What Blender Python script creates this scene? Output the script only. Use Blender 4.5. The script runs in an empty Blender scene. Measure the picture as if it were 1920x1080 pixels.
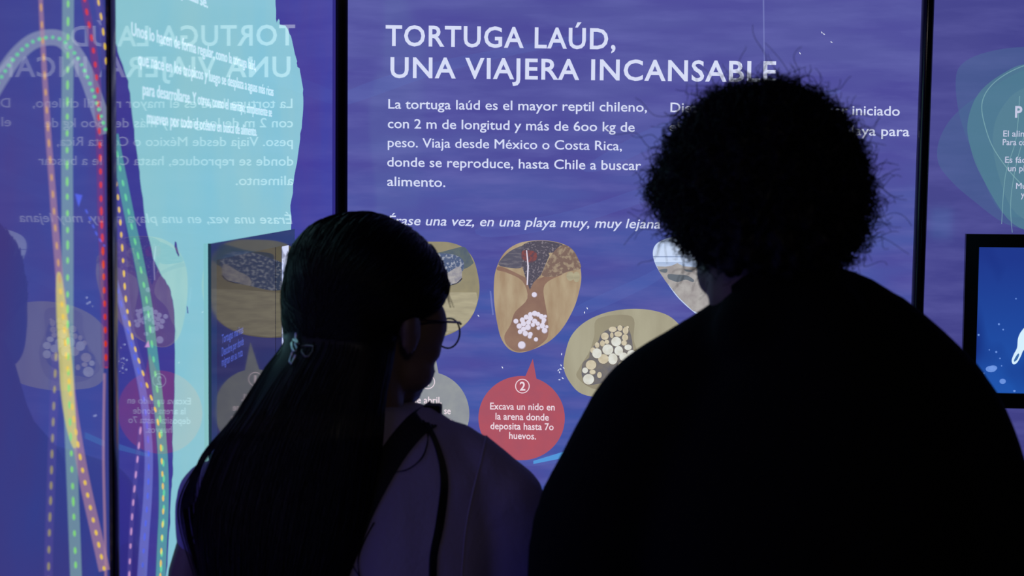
import bpy, bmesh, math, random
import numpy as np
from mathutils import Vector, Matrix
from mathutils.bvhtree import BVHTree

random.seed(7)
rng = np.random.default_rng(7)
S = bpy.context.scene
C = S.collection
PI = math.pi

# ------------------------------------------------------------------ camera
F = 3100.0                       # focal length in pixels of a 1920 wide frame
CAM = Vector((0.598, -3.8, 1.6))
ROLL = 0.0125
yd = Vector((164, 210, -F)).normalized()          # room +Y seen from the camera
zd = Vector((math.sin(ROLL), math.cos(ROLL), 0)); zd = (zd - zd.dot(yd) * yd).normalized()
xd = yd.cross(zd).normalized()
R_w2c = Matrix((xd, yd, zd)).transposed()         # columns are the room axes in camera space
R_c2w = R_w2c.transposed()
cam = bpy.data.cameras.new('camera'); camo = bpy.data.objects.new('camera', cam); C.objects.link(camo)
camo.matrix_world = Matrix.Translation(CAM) @ R_c2w.to_4x4()
cam.sensor_width = 36; cam.lens = 36 * F / 1920
cam.clip_start = 0.05
cam.dof.use_dof = True; cam.dof.focus_distance = 3.75; cam.dof.aperture_fstop = 9.0
S.camera = camo

# ------------------------------------------------------------------ world, light, exposure
w = bpy.data.worlds.new('dark_room'); S.world = w; w.use_nodes = True
w.node_tree.nodes['Background'].inputs[0].default_value = (0.02, 0.02, 0.03, 1)
w.node_tree.nodes['Background'].inputs[1].default_value = 0.05
S.view_settings.view_transform = 'Standard'; S.view_settings.look = 'None'
S.view_settings.exposure = 0; S.view_settings.gamma = 1; S.view_settings.use_curve_mapping = False

# dim warm fill light added behind the camera to brighten the woman's shirt
la = bpy.data.lights.new('added_fill_light', 'AREA'); la.energy = 7.0; la.color = (1.0, .86, .80); la.size = 0.9
lo_ = bpy.data.objects.new('added_fill_light', la); C.objects.link(lo_); lo_.location = (1.2, -4.9, 2.8)

# ------------------------------------------------------------------ helpers: pixels of the photograph to points of the room
def ray(px, py):
    return (R_c2w @ Vector((px - 960, 540 - py, -F))).normalized()
def P(px, py, y=0.0):
    d = ray(px, py); return CAM + d * ((y - CAM.y) / d.y)
def L(px, py, x=0.0):
    d = ray(px, py); return CAM + d * ((x - CAM.x) / d.x)
def zat(depth): return CAM.y + depth

def lin(c): 
    c = c / 255.0
    return c / 12.92 if c <= 0.04045 else ((c + 0.055) / 1.055) ** 2.4
def rgb(r, g, b, sub=(0, 0, 0)):
    return tuple(max(0.001, lin(v) - s) for v, s in zip((r, g, b), sub)) + (1,)

# ------------------------------------------------------------------ materials
def mat(name, base=(0.5, 0.5, 0.5), rough=0.6, emit=None, alpha=1.0, metal=0.0, spec=0.5, ior=1.5, bump=None, strength=1.0, sheen=0):
    m = bpy.data.materials.new(name); m.use_nodes = True
    n = m.node_tree.nodes; l = m.node_tree.links; b = n['Principled BSDF']
    b.inputs['Base Color'].default_value = tuple(base[:3]) + (1,)
    b.inputs['Roughness'].default_value = rough; b.inputs['Metallic'].default_value = metal
    b.inputs['Specular IOR Level'].default_value = spec; b.inputs['IOR'].default_value = ior
    b.inputs['Alpha'].default_value = alpha
    if sheen: b.inputs['Sheen Weight'].default_value = sheen
    if emit: b.inputs['Emission Color'].default_value = emit; b.inputs['Emission Strength'].default_value = strength
    if bump:
        t = n.new('ShaderNodeTexNoise'); t.inputs['Scale'].default_value = bump[0]; t.inputs['Detail'].default_value = 4
        g = n.new('ShaderNodeTexCoord'); l.new(g.outputs['Object'], t.inputs['Vector'])
        q = n.new('ShaderNodeBump'); q.inputs['Strength'].default_value = bump[1]; q.inputs['Distance'].default_value = 0.01
        l.new(t.outputs['Fac'], q.inputs['Height']); l.new(q.outputs['Normal'], b.inputs['Normal'])
    return m
def printed(name, c, sub=(0, 0, 0), alpha=1.0, c2=None, scale=40, stretch=(1, 1, 1), rot=(0, 0, 0), lo=0.35, hi=0.65, detail=4, c3=None, scale3=6, stretch3=(1, 1, 1), strength=1.0, rough=0.02, vgrad=None):
    """backlit translucent print under clear acrylic; optional procedural variation of the printed colour"""
    m = mat(name, (0, 0, 0), rough, rgb(*c, sub=sub), alpha, strength=strength)
    n = m.node_tree.nodes; l = m.node_tree.links; b = n['Principled BSDF']
    cur = None
    g = n.new('ShaderNodeTexCoord')
    def layer(prev, colour, sc, st, rt, a, z, dt):
        mp = n.new('ShaderNodeMapping'); mp.inputs['Scale'].default_value = st; mp.inputs['Rotation'].default_value = rt
        t = n.new('ShaderNodeTexNoise'); t.inputs['Scale'].default_value = sc; t.inputs['Detail'].default_value = dt
        r = n.new('ShaderNodeMapRange'); r.inputs[1].default_value = a; r.inputs[2].default_value = z
        x = n.new('ShaderNodeMix'); x.data_type = 'RGBA'
        l.new(g.outputs['Object'], mp.inputs['Vector']); l.new(mp.outputs['Vector'], t.inputs['Vector'])
        l.new(t.outputs['Fac'], r.inputs[0]); l.new(r.outputs[0], x.inputs[0])
        if prev is None: x.inputs[6].default_value = rgb(*c, sub=sub)
        else: l.new(prev, x.inputs[6])
        x.inputs[7].default_value = rgb(*colour, sub=sub)
        return x.outputs[2]
    if vgrad:      # printed gradient of the artwork from bottom (vgrad colour) to top
        sx = n.new('ShaderNodeSeparateXYZ'); l.new(g.outputs['Object'], sx.inputs[0])
        r = n.new('ShaderNodeMapRange'); r.inputs[1].default_value = vgrad[1]; r.inputs[2].default_value = vgrad[2]; l.new(sx.outputs['Z'], r.inputs[0])
        x = n.new('ShaderNodeMix'); x.data_type = 'RGBA'; l.new(r.outputs[0], x.inputs[0])
        x.inputs[6].default_value = rgb(*vgrad[0], sub=sub); x.inputs[7].default_value = rgb(*c, sub=sub); cur = x.outputs[2]
    if c3: cur = layer(cur, c3, scale3, stretch3, rot, 0.4, 0.65, 2)
    if c2: cur = layer(cur, c2, scale, stretch, rot, lo, hi, detail)
    if cur is not None: l.new(cur, b.inputs['Emission Color'])
    return m

# ------------------------------------------------------------------ object helpers
def tag(o, label=None, cat=None, group=None, kind=None):
    if label: o['label'] = label
    if cat: o['category'] = cat
    if group: o['group'] = group
    if kind: o['kind'] = kind
    return o
def parent(o, p):
    if p is not None:
        o.parent = p; o.matrix_parent_inverse = p.matrix_basis.inverted()
    return o
def empty(name, loc=(0, 0, 0)):
    o = bpy.data.objects.new(name, None); C.objects.link(o); o.location = loc; o.empty_display_size = .1
    bpy.context.view_layer.update(); return o
def mesh_obj(name, verts, faces, m, par=None, smooth=False):
    me = bpy.data.meshes.new(name); me.from_pydata([tuple(v) for v in verts], [], faces)
    me.materials.append(m)
    if smooth: me.polygons.foreach_set('use_smooth', [True] * len(me.polygons))
    o = bpy.data.objects.new(name, me); C.objects.link(o)
    return parent(o, par)
def box(name, a, b, m, par=None, bevel=0.0):
    bm = bmesh.new(); bmesh.ops.create_cube(bm, size=1)
    for v in bm.verts:
        for i in range(3): v.co[i] = (a[i] + b[i]) / 2 + v.co[i] * (b[i] - a[i])
    if bevel: bmesh.ops.bevel(bm, geom=list(bm.edges), offset=bevel, segments=3, affect='EDGES', profile=.5)
    me = bpy.data.meshes.new(name); bm.to_mesh(me); bm.free(); me.materials.append(m)
    if bevel: me.polygons.foreach_set('use_smooth', [True] * len(me.polygons))
    o = bpy.data.objects.new(name, me); C.objects.link(o); return parent(o, par)

class Sheet:
    """a printed plane: 'main' is the plane y=0 (layers towards -y), 'left' is the plane x=0 (layers towards +x)"""
    def __init__(s, which): s.w = which
    def pt(s, px, py, off):
        return P(px, py, -off) if s.w == 'main' else L(px, py, off)
    def poly(s, name, pts, off, m, par, label=None):
        v = [s.pt(x, y, off) for x, y in pts]
        me = bpy.data.meshes.new(name); bm = bmesh.new()
        f = bm.faces.new([bm.verts.new(p) for p in v]); bm.normal_update()
        want = Vector((0, -1, 0)) if s.w == 'main' else Vector((1, 0, 0))
        if f.normal.dot(want) < 0: bmesh.ops.reverse_faces(bm, faces=[f])
        bmesh.ops.triangulate(bm, faces=bm.faces[:]); bm.to_mesh(me); bm.free()
        me.materials.append(m); o = bpy.data.objects.new(name, me); C.objects.link(o); parent(o, par)
        if label: o['label'] = label
        return o
    def many(s, name, polys, off, m, par, label=None):
        vs = []; fs = []
        want = Vector((0, -1, 0)) if s.w == 'main' else Vector((1, 0, 0))
        for pts in polys:
            v = [s.pt(x, y, off) for x, y in pts]
            nrm = sum(((v[i] - v[0]).cross(v[i + 1] - v[0]) for i in range(1, len(v) - 1)), Vector())
            if nrm.dot(want) < 0: v = v[::-1]
            fs.append(list(range(len(vs), len(vs) + len(v)))); vs += v
        o = mesh_obj(name, vs, fs, m, par)
        if label: o['label'] = label
        return o

def smooth_pts(pts, n=6, closed=True):
    out = []; N = len(pts)
    for i in range(N if closed else N - 1):
        p = [pts[(i + k) % N] if closed else pts[min(max(i + k, 0), N - 1)] for k in (-1, 0, 1, 2)]
        for j in range(n):
            t = j / n
            out.append(tuple(.5 * ((2 * p[1][a]) + (-p[0][a] + p[2][a]) * t + (2 * p[0][a] - 5 * p[1][a] + 4 * p[2][a] - p[3][a]) * t * t + (-p[0][a] + 3 * p[1][a] - 3 * p[2][a] + p[3][a]) * t ** 3) for a in range(len(pts[0]))))
    if not closed: out.append(tuple(pts[-1]))
    return out
def disc(cx, cy, rx, ry=None, n=18, a0=0):
    ry = ry or rx
    return [(cx + rx * math.cos(a0 + 2 * PI * i / n), cy + ry * math.sin(a0 + 2 * PI * i / n)) for i in range(n)]

_H = {}
def text_mesh(s, bold=0.0, italic=0.0, spacing=1.0):
    cu = bpy.data.curves.new('t', 'FONT'); cu.body = s; cu.offset = bold; cu.shear = italic; cu.space_character = spacing
    cu.resolution_u = 3
    o = bpy.data.objects.new('t', cu); C.objects.link(o)
    bpy.context.view_layer.update()
    me = bpy.data.meshes.new_from_object(o.evaluated_get(bpy.context.evaluated_depsgraph_get()))
    bpy.data.objects.remove(o); bpy.data.curves.remove(cu)
    return me
def text(name, s, sheet, pl, pr, cap, off, m, par, bold=0.0, italic=0.0, spacing=1.0, width=None):
    """lay a line of lettering from baseline pixel pl to baseline pixel pr; cap = capital height in metres"""
    if 'H' not in _H:
        h = text_mesh('H'); _H['H'] = max(v.co.y for v in h.vertices); bpy.data.meshes.remove(h)
    thick = 'M' in s or 'N' in s and False
    me = text_mesh(s, 0 if thick else bold, italic, spacing)
    if thick:      # an outline offset breaks the sharp M, so these lines are thickened by two shifted copies
        bm_ = bmesh.new()
        for k_ in (-1, 1):
            n0 = len(bm_.verts); bm_.from_mesh(me); bm_.verts.ensure_lookup_table()
            for v_ in bm_.verts[n0:]: v_.co.x += k_ * bold; v_.co.z += k_ * .0
        bm_.to_mesh(me); bm_.free()
    A = sheet.pt(*pl, off)
    if pr is None:
        B = A + (Vector((0, 1, 0)) if sheet.w == 'left' else Vector((1, 0, 0))) * width
    else: B = sheet.pt(*pr, off)
    xs = [v.co.x for v in me.vertices]; x0, x1 = min(xs), max(xs)
    ux = (B - A) / (x1 - x0); uy = Vector((0, 0, 1)) * (cap / _H['H'])
    for v in me.vertices: v.co = A + ux * (v.co.x - x0) + uy * v.co.y
    me.materials.clear(); me.materials.append(m)
    o = bpy.data.objects.new(name, me); C.objects.link(o); parent(o, par)
    return o

# =================================================================== THE SETTING
M_black = mat('black_gloss_frame', (0.006, 0.006, 0.008), 0.12)
M_wall = mat('dark_painted_wall', (0.02, 0.02, 0.028), 0.7, bump=(60, .1))
M_ceiling = mat('dark_ceiling', (0.015, 0.015, 0.018), 0.9)
M_floor = mat('dark_vinyl_floor', (0.035, 0.035, 0.045), 0.45, bump=(25, .1))
XR = 2.8; YB = -6.0; H = 2.85
def st(o): o['kind'] = 'structure'; return o
st(box('floor', (-.16, YB - .1, -.1), (XR + .1, .16, 0), M_floor))
st(box('ceiling', (-.16, YB - .1, H), (XR + .1, .16, H + .1), M_ceiling))
st(box('wall_front', (-.16, .06, 0), (XR + .1, .16, H), M_wall))
st(box('wall_left', (-.16, YB, 0), (-.06, .06, H), M_wall))
st(box('wall_right', (XR, YB, 0), (XR + .1, .06, H), M_wall))
st(box('wall_back', (-.16, YB - .1, 0), (XR + .1, YB, H), M_wall))

ZB, ZT = .12, 2.62
main = Sheet('main'); left = Sheet('left')

# corner post (an L of black frame) and the two joint posts
def post(name, a, b, bev=.003): return st(box(name, a, b, M_black, None, bev))
y_l = L(629, 200).y
post('trim_1', (0.0, y_l, 0), (.017, 0.06, H), 0.0)
bpy.data.objects.remove(bpy.data.objects['trim_1'])
v = [(-.05, y_l, 0), (.004, y_l, 0), (.004, -.004, 0), (.0175, -.004, 0), (.0175, .05, 0), (-.05, .05, 0)]
n6 = len(v)
st(mesh_obj('trim_1', v + [(a, b, H) for a, b, _ in v], [list(range(n6))[::-1], list(range(n6, 2 * n6))] + [[i, (i + 1) % n6, (i + 1) % n6 + n6, i + n6] for i in range(n6)], M_black))
xr0, xr1 = P(1724, 100).x, P(1748, 100).x
po = post('trim_2', (xr0, -.022, 0), (xr1 - .002, .05, H), .0105)
po.data.transform(Matrix.Translation((0, 0, -1.8))); po.location.z = 1.8; po.rotation_euler.y = .009; 
ys0, ys1 = L(200.5, 400).y, L(211.5, 400).y
post('trim_3', (-.05, ys0, 0), (.006, ys1, H), .002)

# =================================================================== MAIN PANEL
F_TEXT = (214, 220, 246)
M_text = printed('white_lettering', F_TEXT, rough=.25)
M_main = printed('main_panel_artwork', (86, 88, 160), c2=(98, 100, 172), scale=5.0, stretch=(1.0, 1, 5.5), rot=(0, .28, 0), lo=.45, hi=.8, detail=6,
                 c3=(78, 76, 154), scale3=3.2, stretch3=(1, 1, 3.5), vgrad=((64, 86, 164), 1.2, 1.75), rough=.08)
M_house = mat('panel_housing_black', (.01, .01, .012), .5)
pm = empty('exhibit_panel', (.67, 0, ZB))
tag(pm, 'large backlit blue panel titled TORTUGA LAÚD, UNA VIAJERA INCANSABLE, with photo bubbles', 'panel', 'backlit exhibit panels')
box('housing', (.018, .001, ZB), (xr0 + .001, .05, ZT), M_house, pm)
mesh_obj('backlit_sheet', [(.0175, 0, ZB), (xr0 + .003, 0, ZB), (xr0 + .003, 0, ZT), (.0175, 0, ZT)], [[0, 1, 2, 3]], M_main, pm)
# light brush strokes in the artwork
M_stroke = printed('light_brush_stroke', (90, 118, 196), alpha=.14, rough=.08)
for pts in ([(1100, 310), (1240, 232), (1420, 190), (1560, 168), (1560, 180), (1420, 210), (1260, 262), (1130, 318)],
            [(652, 170), (800, 120), (960, 88), (1120, 60), (1120, 72), (960, 104), (810, 142), (652, 196)],
            [(940, 860), (1020, 856), (1080, 836), (1130, 818), (1130, 842), (1080, 858), (1020, 872), (950, 872)],
            [(900, 425), (1050, 400), (1210, 350), (1330, 310), (1330, 330), (1210, 378), (1060, 425), (920, 445)],
            [(1080, 575), (1200, 520), (1240, 500), (1250, 512), (1200, 545), (1090, 592)]):
    main.poly('brush_stroke', smooth_pts(pts, 4), .0002, M_stroke, pm)
M_stroke2 = printed('bright_blue_stroke', (84, 160, 226), alpha=.8, rough=.08)
main.poly('brush_stroke', [(1000, 864), (1060, 846), (1110, 826), (1110, 838), (1060, 858), (1000, 870)], .0003, M_stroke2, pm, 'bright light blue stroke')

CT = .0455  # capital height of the title
text('lettering', 'TORTUGA LAÚD,', main, (723, 85), (1154, 92), .0452, .0008, M_text, pm, bold=.017, spacing=1.09)
text('lettering', 'UNA VIAJERA INCANSABLE', main, (732, 145), (1455, 153.5), .0452, .0008, M_text, pm, bold=.017, spacing=1.09)
CB = .0212
for s, a, b in (('La tortuga laúd es el mayor reptil chileno,', (728, 203.5), (1213, 209.5)),
                ('con 2 m de longitud y más de 6oo kg de', (727, 240), (1190, 247)),
                ('peso. Viaja desde México o Costa Rica,', (727, 275.5), (1166, 282)),
                ('donde se reproduce, hasta Chile a buscar', (726, 312), (1202, 319)),
                ('alimento.', (726, 348.5), (835, 350.5)),
                ('Diez años después de haber iniciado', (1257, 210), (1687, 217)),
                ('el viaje, vuelve a la misma playa para', (1255, 246), (1705, 255.5))):
    text('lettering', s, main, a, b, CB, .0008, M_text, pm, bold=.008)
text('lettering', 'Érase una vez, en una playa muy, muy lejana', main, (727, 421.5), (1238, 428.5), CB, .0008, M_text, pm, bold=.008, italic=.2)

# --- photographs printed in pebble shaped bubbles
def photo(name, pts, m, off=.0005, label=None):
    return main.poly(name, smooth_pts(pts), off, m, pm, label)
M_sand = printed('printed_sand', (152, 143, 114), c2=(140, 133, 110), scale=30, rough=.15)
M_sandL = printed('printed_light_sand', (178, 170, 142), c2=(160, 152, 128), scale=50, stretch=(.4, 1, 2), rough=.15)
M_turt = printed('printed_turtle_skin', (82, 96, 128), c2=(160, 165, 180), scale=140, lo=.5, hi=.62, rough=.15)
M_turtd = printed('printed_dark_green_rock', (98, 108, 108), c2=(84, 96, 110), scale=60, rough=.15)
b1 = [(815, 453), (845, 455), (870, 465), (887, 485), (896, 515), (899, 545), (893, 575), (880, 600), (857, 620), (822, 633), (772, 637), (728, 628), (697, 592), (688, 545), (700, 500), (728, 470), (765, 455)]
f1 = photo('photo_print', b1, M_sand, label='printed photo of a turtle on olive sand in a rounded bubble')
main.poly('sand_foreground', [(893, 548), (896, 562), (889, 585), (878, 602), (857, 619), (822, 632), (772, 636), (728, 627), (700, 596), (692, 560), (760, 552), (830, 548)], .0006, M_sandL, f1)
main.poly('rock', smooth_pts([(770, 480), (820, 474), (852, 466), (872, 464), (886, 488), (886, 495), (868, 505), (830, 510), (780, 505)]), .0006, M_turtd, f1)
main.poly('turtle_picture', smooth_pts([(745, 500), (790, 482), (830, 475), (858, 480), (869, 490), (869, 505), (862, 515), (866, 522), (860, 530), (842, 535), (815, 540), (770, 548), (740, 540), (735, 520)]), .0007, M_turt, f1)
main.poly('turtle_throat', smooth_pts([(838, 512), (862, 500), (866, 520), (858, 530), (838, 534), (812, 540), (815, 524)]), .0008, printed('printed_turtle_throat', (176, 172, 170), c2=(140, 138, 150), scale=90, rough=.15), f1)
main.poly('mouth_line', [(866, 521), (856, 531), (838, 536), (838, 537), (856, 532.5), (867, 523)], .0009, printed('printed_dark_line', (60, 56, 60), rough=.15), f1)

b2 = [(1002, 451), (1040, 453), (1070, 465), (1085, 490), (1090, 520), (1085, 550), (1075, 580), (1055, 615), (1030, 640), (1000, 655), (975, 661), (955, 655), (940, 635), (932, 605), (927, 570), (926, 535), (930, 505), (945, 475), (970, 457)]
Q = lambda pts: [(880 + x / 4.32, 430 + y / 4.32) for x, y in pts]
M_sand2 = printed('printed_golden_sand', (180, 162, 134), c2=(162, 138, 112), scale=18, stretch=(2, 1, .6), rough=.15)
M_pit = printed('printed_brown_pit', (148, 118, 102), c2=(136, 106, 94), scale=25, rough=.15)
M_fl = printed('printed_mottled_flipper', (126, 104, 96), c2=(160, 142, 122), scale=95, lo=.48, hi=.6, rough=.15)
M_fld = printed('printed_dark_flipper', (90, 88, 104), c2=(116, 112, 122), scale=80, stretch=(.5, 1, 2), lo=.5, hi=.64, rough=.15)
M_tail = printed('printed_speckled_tail', (84, 80, 94), c2=(130, 122, 132), scale=210, lo=.55, hi=.62, rough=.15)
M_red = printed('printed_red_patch', (134, 78, 78), c2=(98, 74, 86), scale=160, lo=.42, hi=.58, rough=.15)
M_egg = printed('printed_egg_white', (222, 216, 234), rough=.15)
M_eggr = printed('printed_egg_rim', (168, 152, 162), rough=.15)
f2 = photo('photo_print', b2, M_sand2, label='printed photo of a turtle laying white eggs into a sand pit')
main.poly('pit_picture', smooth_pts(Q([(480, 400), (330, 330), (240, 300), (225, 330), (300, 350), (430, 420), (470, 560), (370, 670), (335, 770), (285, 860), (300, 930), (370, 985), (440, 990), (520, 970), (600, 915), (640, 850), (632, 700), (600, 500), (640, 420), (760, 360), (640, 370), (560, 400)]), 4), .0006, M_pit, f2)
main.poly('shell_picture', smooth_pts(Q([(430, 130), (500, 98), (620, 94), (700, 106), (760, 130), (700, 180), (640, 190), (520, 185), (430, 170)]), 4), .0007, M_tail, f2)
main.poly('flipper_picture', smooth_pts(Q([(235, 285), (290, 210), (360, 160), (440, 140), (440, 250), (420, 310), (330, 312)]), 4), .0007, M_fld, f2)
main.poly('flipper_picture', smooth_pts(Q([(590, 375), (600, 330), (660, 215), (720, 145), (780, 128), (840, 168), (885, 245), (900, 318), (800, 342), (720, 378), (650, 385)]), 4), .0008, M_fl, f2)
main.poly('tail_picture', Q([(420, 165), (425, 290), (455, 390), (490, 490), (520, 430), (580, 370), (650, 210), (640, 188), (540, 185), (460, 160)]), .0009, M_tail, f2)
main.poly('red_patch', smooth_pts(Q([(430, 175), (480, 170), (540, 185), (545, 240), (500, 270), (450, 255), (425, 230)]), 4), .001, M_red, f2)
main.poly('white_ridge', Q([(460, 170), (468, 170), (482, 300), (474, 450), (464, 450), (470, 300)]), .0011, M_egg, f2)
eg = []
for X, Y, r in ((378, 745, 21), (527, 530, 22), (425, 938, 32), (540, 892, 18), (530, 682, 23), (495, 690, 20), (462, 712, 22), (430, 735, 22), (495, 722, 23), (530, 745, 22), (558, 690, 20), (585, 708, 22), (615, 705, 14), (605, 735, 20), (480, 755, 22), (440, 765, 23), (405, 785, 23), (475, 795, 24), (440, 810, 22), (412, 830, 20), (455, 845, 23), (495, 850, 20), (515, 775, 18), (555, 765, 19), (592, 782, 24), (610, 820, 24), (628, 790, 14), (560, 800, 16), (490, 870, 17), (600, 752, 16)):
    eg.append((X, Y, r))
tag(main.many('egg_rims', [disc(880 + X / 4.32, 430 + Y / 4.32, r / 4.32 * 1.06) for X, Y, r in eg], .0010, M_eggr, f2), kind='stuff')
for k, (X, Y, r) in enumerate(eg):
    main.poly('egg', disc(880 + (X - 1) / 4.32, 430 + (Y - 1.5) / 4.32, r / 4.32 * .9, n=14), .0012 + .00001 * (k % 5), M_egg, f2)
main.many('pale_pebbles', [disc(880 + 818 / 4.32, 430 + 380 / 4.32, 7.5, 8.5), disc(880 + 868 / 4.32, 430 + 385 / 4.32, 6.5, 10)], .0009, M_sandL, f2)

b3 = [(1057, 690), (1060, 662), (1071, 630), (1095, 605), (1130, 588), (1170, 580), (1210, 580), (1245, 588), (1268, 603), (1288, 630), (1296, 665), (1283, 702), (1240, 735), (1180, 748), (1130, 746), (1090, 738), (1068, 716)]
M_sand3 = printed('printed_pale_sand', (172, 167, 144), c2=(160, 154, 132), scale=9, stretch=(2, 1, .6), rough=.15)
f3 = photo('photo_print', b3, M_sand3, label='printed photo of a heap of white eggs in pale sand')
Z3 = lambda x, y: (1040 + x / 5.4, 560 + y / 5.4)
main.poly('pit_picture', smooth_pts([Z3(*p) for p in [(440, 200), (780, 180), (800, 420), (860, 640), (760, 900), (420, 920), (230, 800), (250, 700), (350, 540), (400, 380)]]), .0006, printed('printed_hollow', (154, 147, 124), c2=(146, 138, 118), scale=14, rough=.15), f3)
M_dk = printed('printed_gravel_grey', (124, 118, 112), c2=(100, 100, 112), scale=40, rough=.15)  # grey of the printed gravel around the eggs
M_egw = printed('printed_egg_ivory', (226, 228, 222), c2=(210, 208, 196), scale=60, rough=.15)
M_egt = printed('printed_egg_tan', (196, 184, 158), c2=(214, 204, 180), scale=70, rough=.15)
main.poly('gravel', smooth_pts([Z3(*p) for p in [(285, 650), (345, 600), (365, 520), (440, 430), (480, 350), (600, 290), (740, 300), (790, 480), (780, 720), (600, 840), (450, 860), (330, 870), (275, 780)]]), .0008, M_dk, f3)
e3 = [(345, 818, 58, 55, 1), (370, 672, 55, 50, 0), (310, 728, 30, 30, 1), (590, 612, 50, 58, 1), (650, 530, 45, 50, 1), (540, 517, 57, 55, 1), (430, 555, 50, 52, 1), (625, 437, 52, 50, 1), (510, 382, 40, 38, 0), (590, 312, 42, 28, 0), (663, 300, 27, 30, 0), (720, 325, 30, 38, 0), (645, 360, 40, 28, 0), (715, 395, 32, 34, 0), (705, 450, 28, 28, 0), (485, 455, 25, 32, 0), (432, 472, 23, 30, 0), (390, 525, 28, 30, 0), (495, 612, 55, 50, 0), (385, 745, 32, 25, 0), (745, 495, 38, 30, 1), (455, 775, 24, 32, 0), (580, 372, 18, 30, 0), (530, 440, 24, 22, 0), (740, 290, 14, 14, 0), (700, 590, 45, 45, 1), (780, 560, 45, 40, 1), (690, 680, 50, 45, 0), (780, 650, 45, 45, 1)]
tag(main.many('egg_rims', [disc(*Z3(X, Y), a / 5.4 * 1.08, b / 5.4 * 1.08) for X, Y, a, b, t in e3], .0009, printed('printed_egg_outline', (120, 112, 104), rough=.15), f3), kind='stuff')
for k, (X, Y, a, b, t) in enumerate(e3):
    main.poly('egg', disc(*Z3(X - 2, Y - 2), a / 5.4 * .97, b / 5.4 * .97), .0010 + .00002 * (k % 7), M_egw if t else M_egt, f3)

b4 = [(1224, 475), (1230, 458), (1248, 448), (1270, 443), (1300, 442), (1340, 448), (1370, 470), (1382, 510), (1370, 550), (1340, 578), (1312, 590), (1298, 583), (1270, 557), (1247, 525), (1230, 498)]
M_sky4 = printed('printed_sky', (190, 208, 240), c2=(204, 220, 248), scale=10, stretch=(1, 1, 4), rough=.15)
f4 = photo('photo_print', b4, M_sky4, label='printed photo of a pale beach under a light blue sky')
Z4 = lambda x, y: (1160 + x / 6.355, 430 + y / 6.355)
main.poly('sea_picture', [Z4(*p) for p in [(410, 318), (1300, 318), (1300, 335), (413, 333)]], .0006, printed('printed_horizon', (150, 168, 204), rough=.15), f4)
main.poly('sea_picture', [Z4(*p) for p in [(430, 390), (1350, 380), (1350, 460), (455, 450)]], .0006, printed('printed_sea', (166, 186, 220), c2=(180, 196, 226), scale=20, stretch=(1, 1, 5), rough=.15), f4)
M_beach = printed('printed_beach', (176, 172, 170), c2=(156, 150, 150), scale=45, rough=.15)
main.poly('beach_picture', [Z4(*p) for p in [(455, 440), (560, 445), (640, 430), (700, 402), (770, 440), (900, 450), (1380, 440), (1380, 700), (1200, 900), (980, 1010), (880, 968), (720, 815), (560, 620), (480, 500)]], .0007, M_beach, f4)
M_rk = printed('printed_rock_grey', (104, 112, 122), rough=.15)
for pts in ([(480, 485), (575, 470), (570, 515), (520, 512)], [(785, 475), (880, 495), (860, 508), (800, 500)], [(590, 535), (700, 540), (810, 548), (895, 600), (880, 630), (800, 600), (710, 628), (640, 610), (590, 585)]):
    main.poly('rock', smooth_pts([Z4(*p) for p in pts], 3), .0008, M_rk, f4)
for _ in range(0): pass

# --- speech bubbles
M_bred = printed('red_bubble', (176, 84, 98), c2=(168, 84, 100), scale=30, rough=.15)
M_bgrey = printed('grey_bubble', (150, 154, 156), c2=(138, 142, 150), scale=24, rough=.15)
def speech(name, cx, cy, rx, ry, tip, a, b, m, label):
    pts = []
    for i in range(72):
        t = math.radians(-90 + i * 5 + .01); pts.append((cx + rx * math.cos(t), cy + ry * math.sin(t)))
    ia = min(range(72), key=lambda i: (pts[i][0] - a[0]) ** 2 + (pts[i][1] - a[1]) ** 2)
    ib = min(range(72), key=lambda i: (pts[i][0] - b[0]) ** 2 + (pts[i][1] - b[1]) ** 2)
    seq = [pts[(ib + k) % 72] for k in range((ia - ib) % 72 + 1)] + [tip]
    return main.poly(name, seq, .0005, m, pm, label)
sb = speech('speech_bubble', 978, 784, 81, 79, (999, 673), (983, 705), (1005, 710), M_bred, 'red printed speech bubble numbered 2')
sg = speech('speech_bubble', 802, 776, 78, 79, (812, 646), (793, 698), (822, 700), M_bgrey, 'grey printed speech bubble numbered 1')
M_bt = printed('bubble_lettering', (236, 218, 228), rough=.25)
def ring(cx, cy, r, wd, par):
    o = [disc(cx, cy, r, n=40), disc(cx, cy, r - wd, n=40)]
    main.many('number_ring', [[o[0][i], o[0][(i + 1) % 40], o[1][(i + 1) % 40], o[1][i]] for i in range(40)], .0008, M_bt, par)
ring(979.5, 724, 13.6, 1.6, sb); ring(802, 716, 13.6, 1.6, sg)
text('numeral', '2', main, (974.5, 732), (985, 732), .0195, .0008, M_bt, sb, bold=.02)
text('numeral', '1', main, (800, 724), (804.5, 724), .0195, .0008, M_bt, sg, bold=.0)
CS = .0155
for s, a, b in (('Excava un nido en', (919, 767.5), (1040, 769.5)), ('la arena donde', (929, 786.5), (1029, 788.5)), ('deposita hasta 7o', (919.5, 804.5), (1038, 806.5)), ('huevos.', (954.5, 822.5), (1005, 824))):
    text('lettering', s, main, a, b, CS, .0008, M_bt, sb, bold=.012)
for s, a, b in (('de abril,', (773, 755.5), (828, 757)), ('las hembras se', (758, 774.5), (845, 776.5)), ('van a la costera', (752, 793), (848, 795))):
    text('lettering', s, main, a, b, CS, .0008, M_bt, sg, bold=.012)

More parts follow.
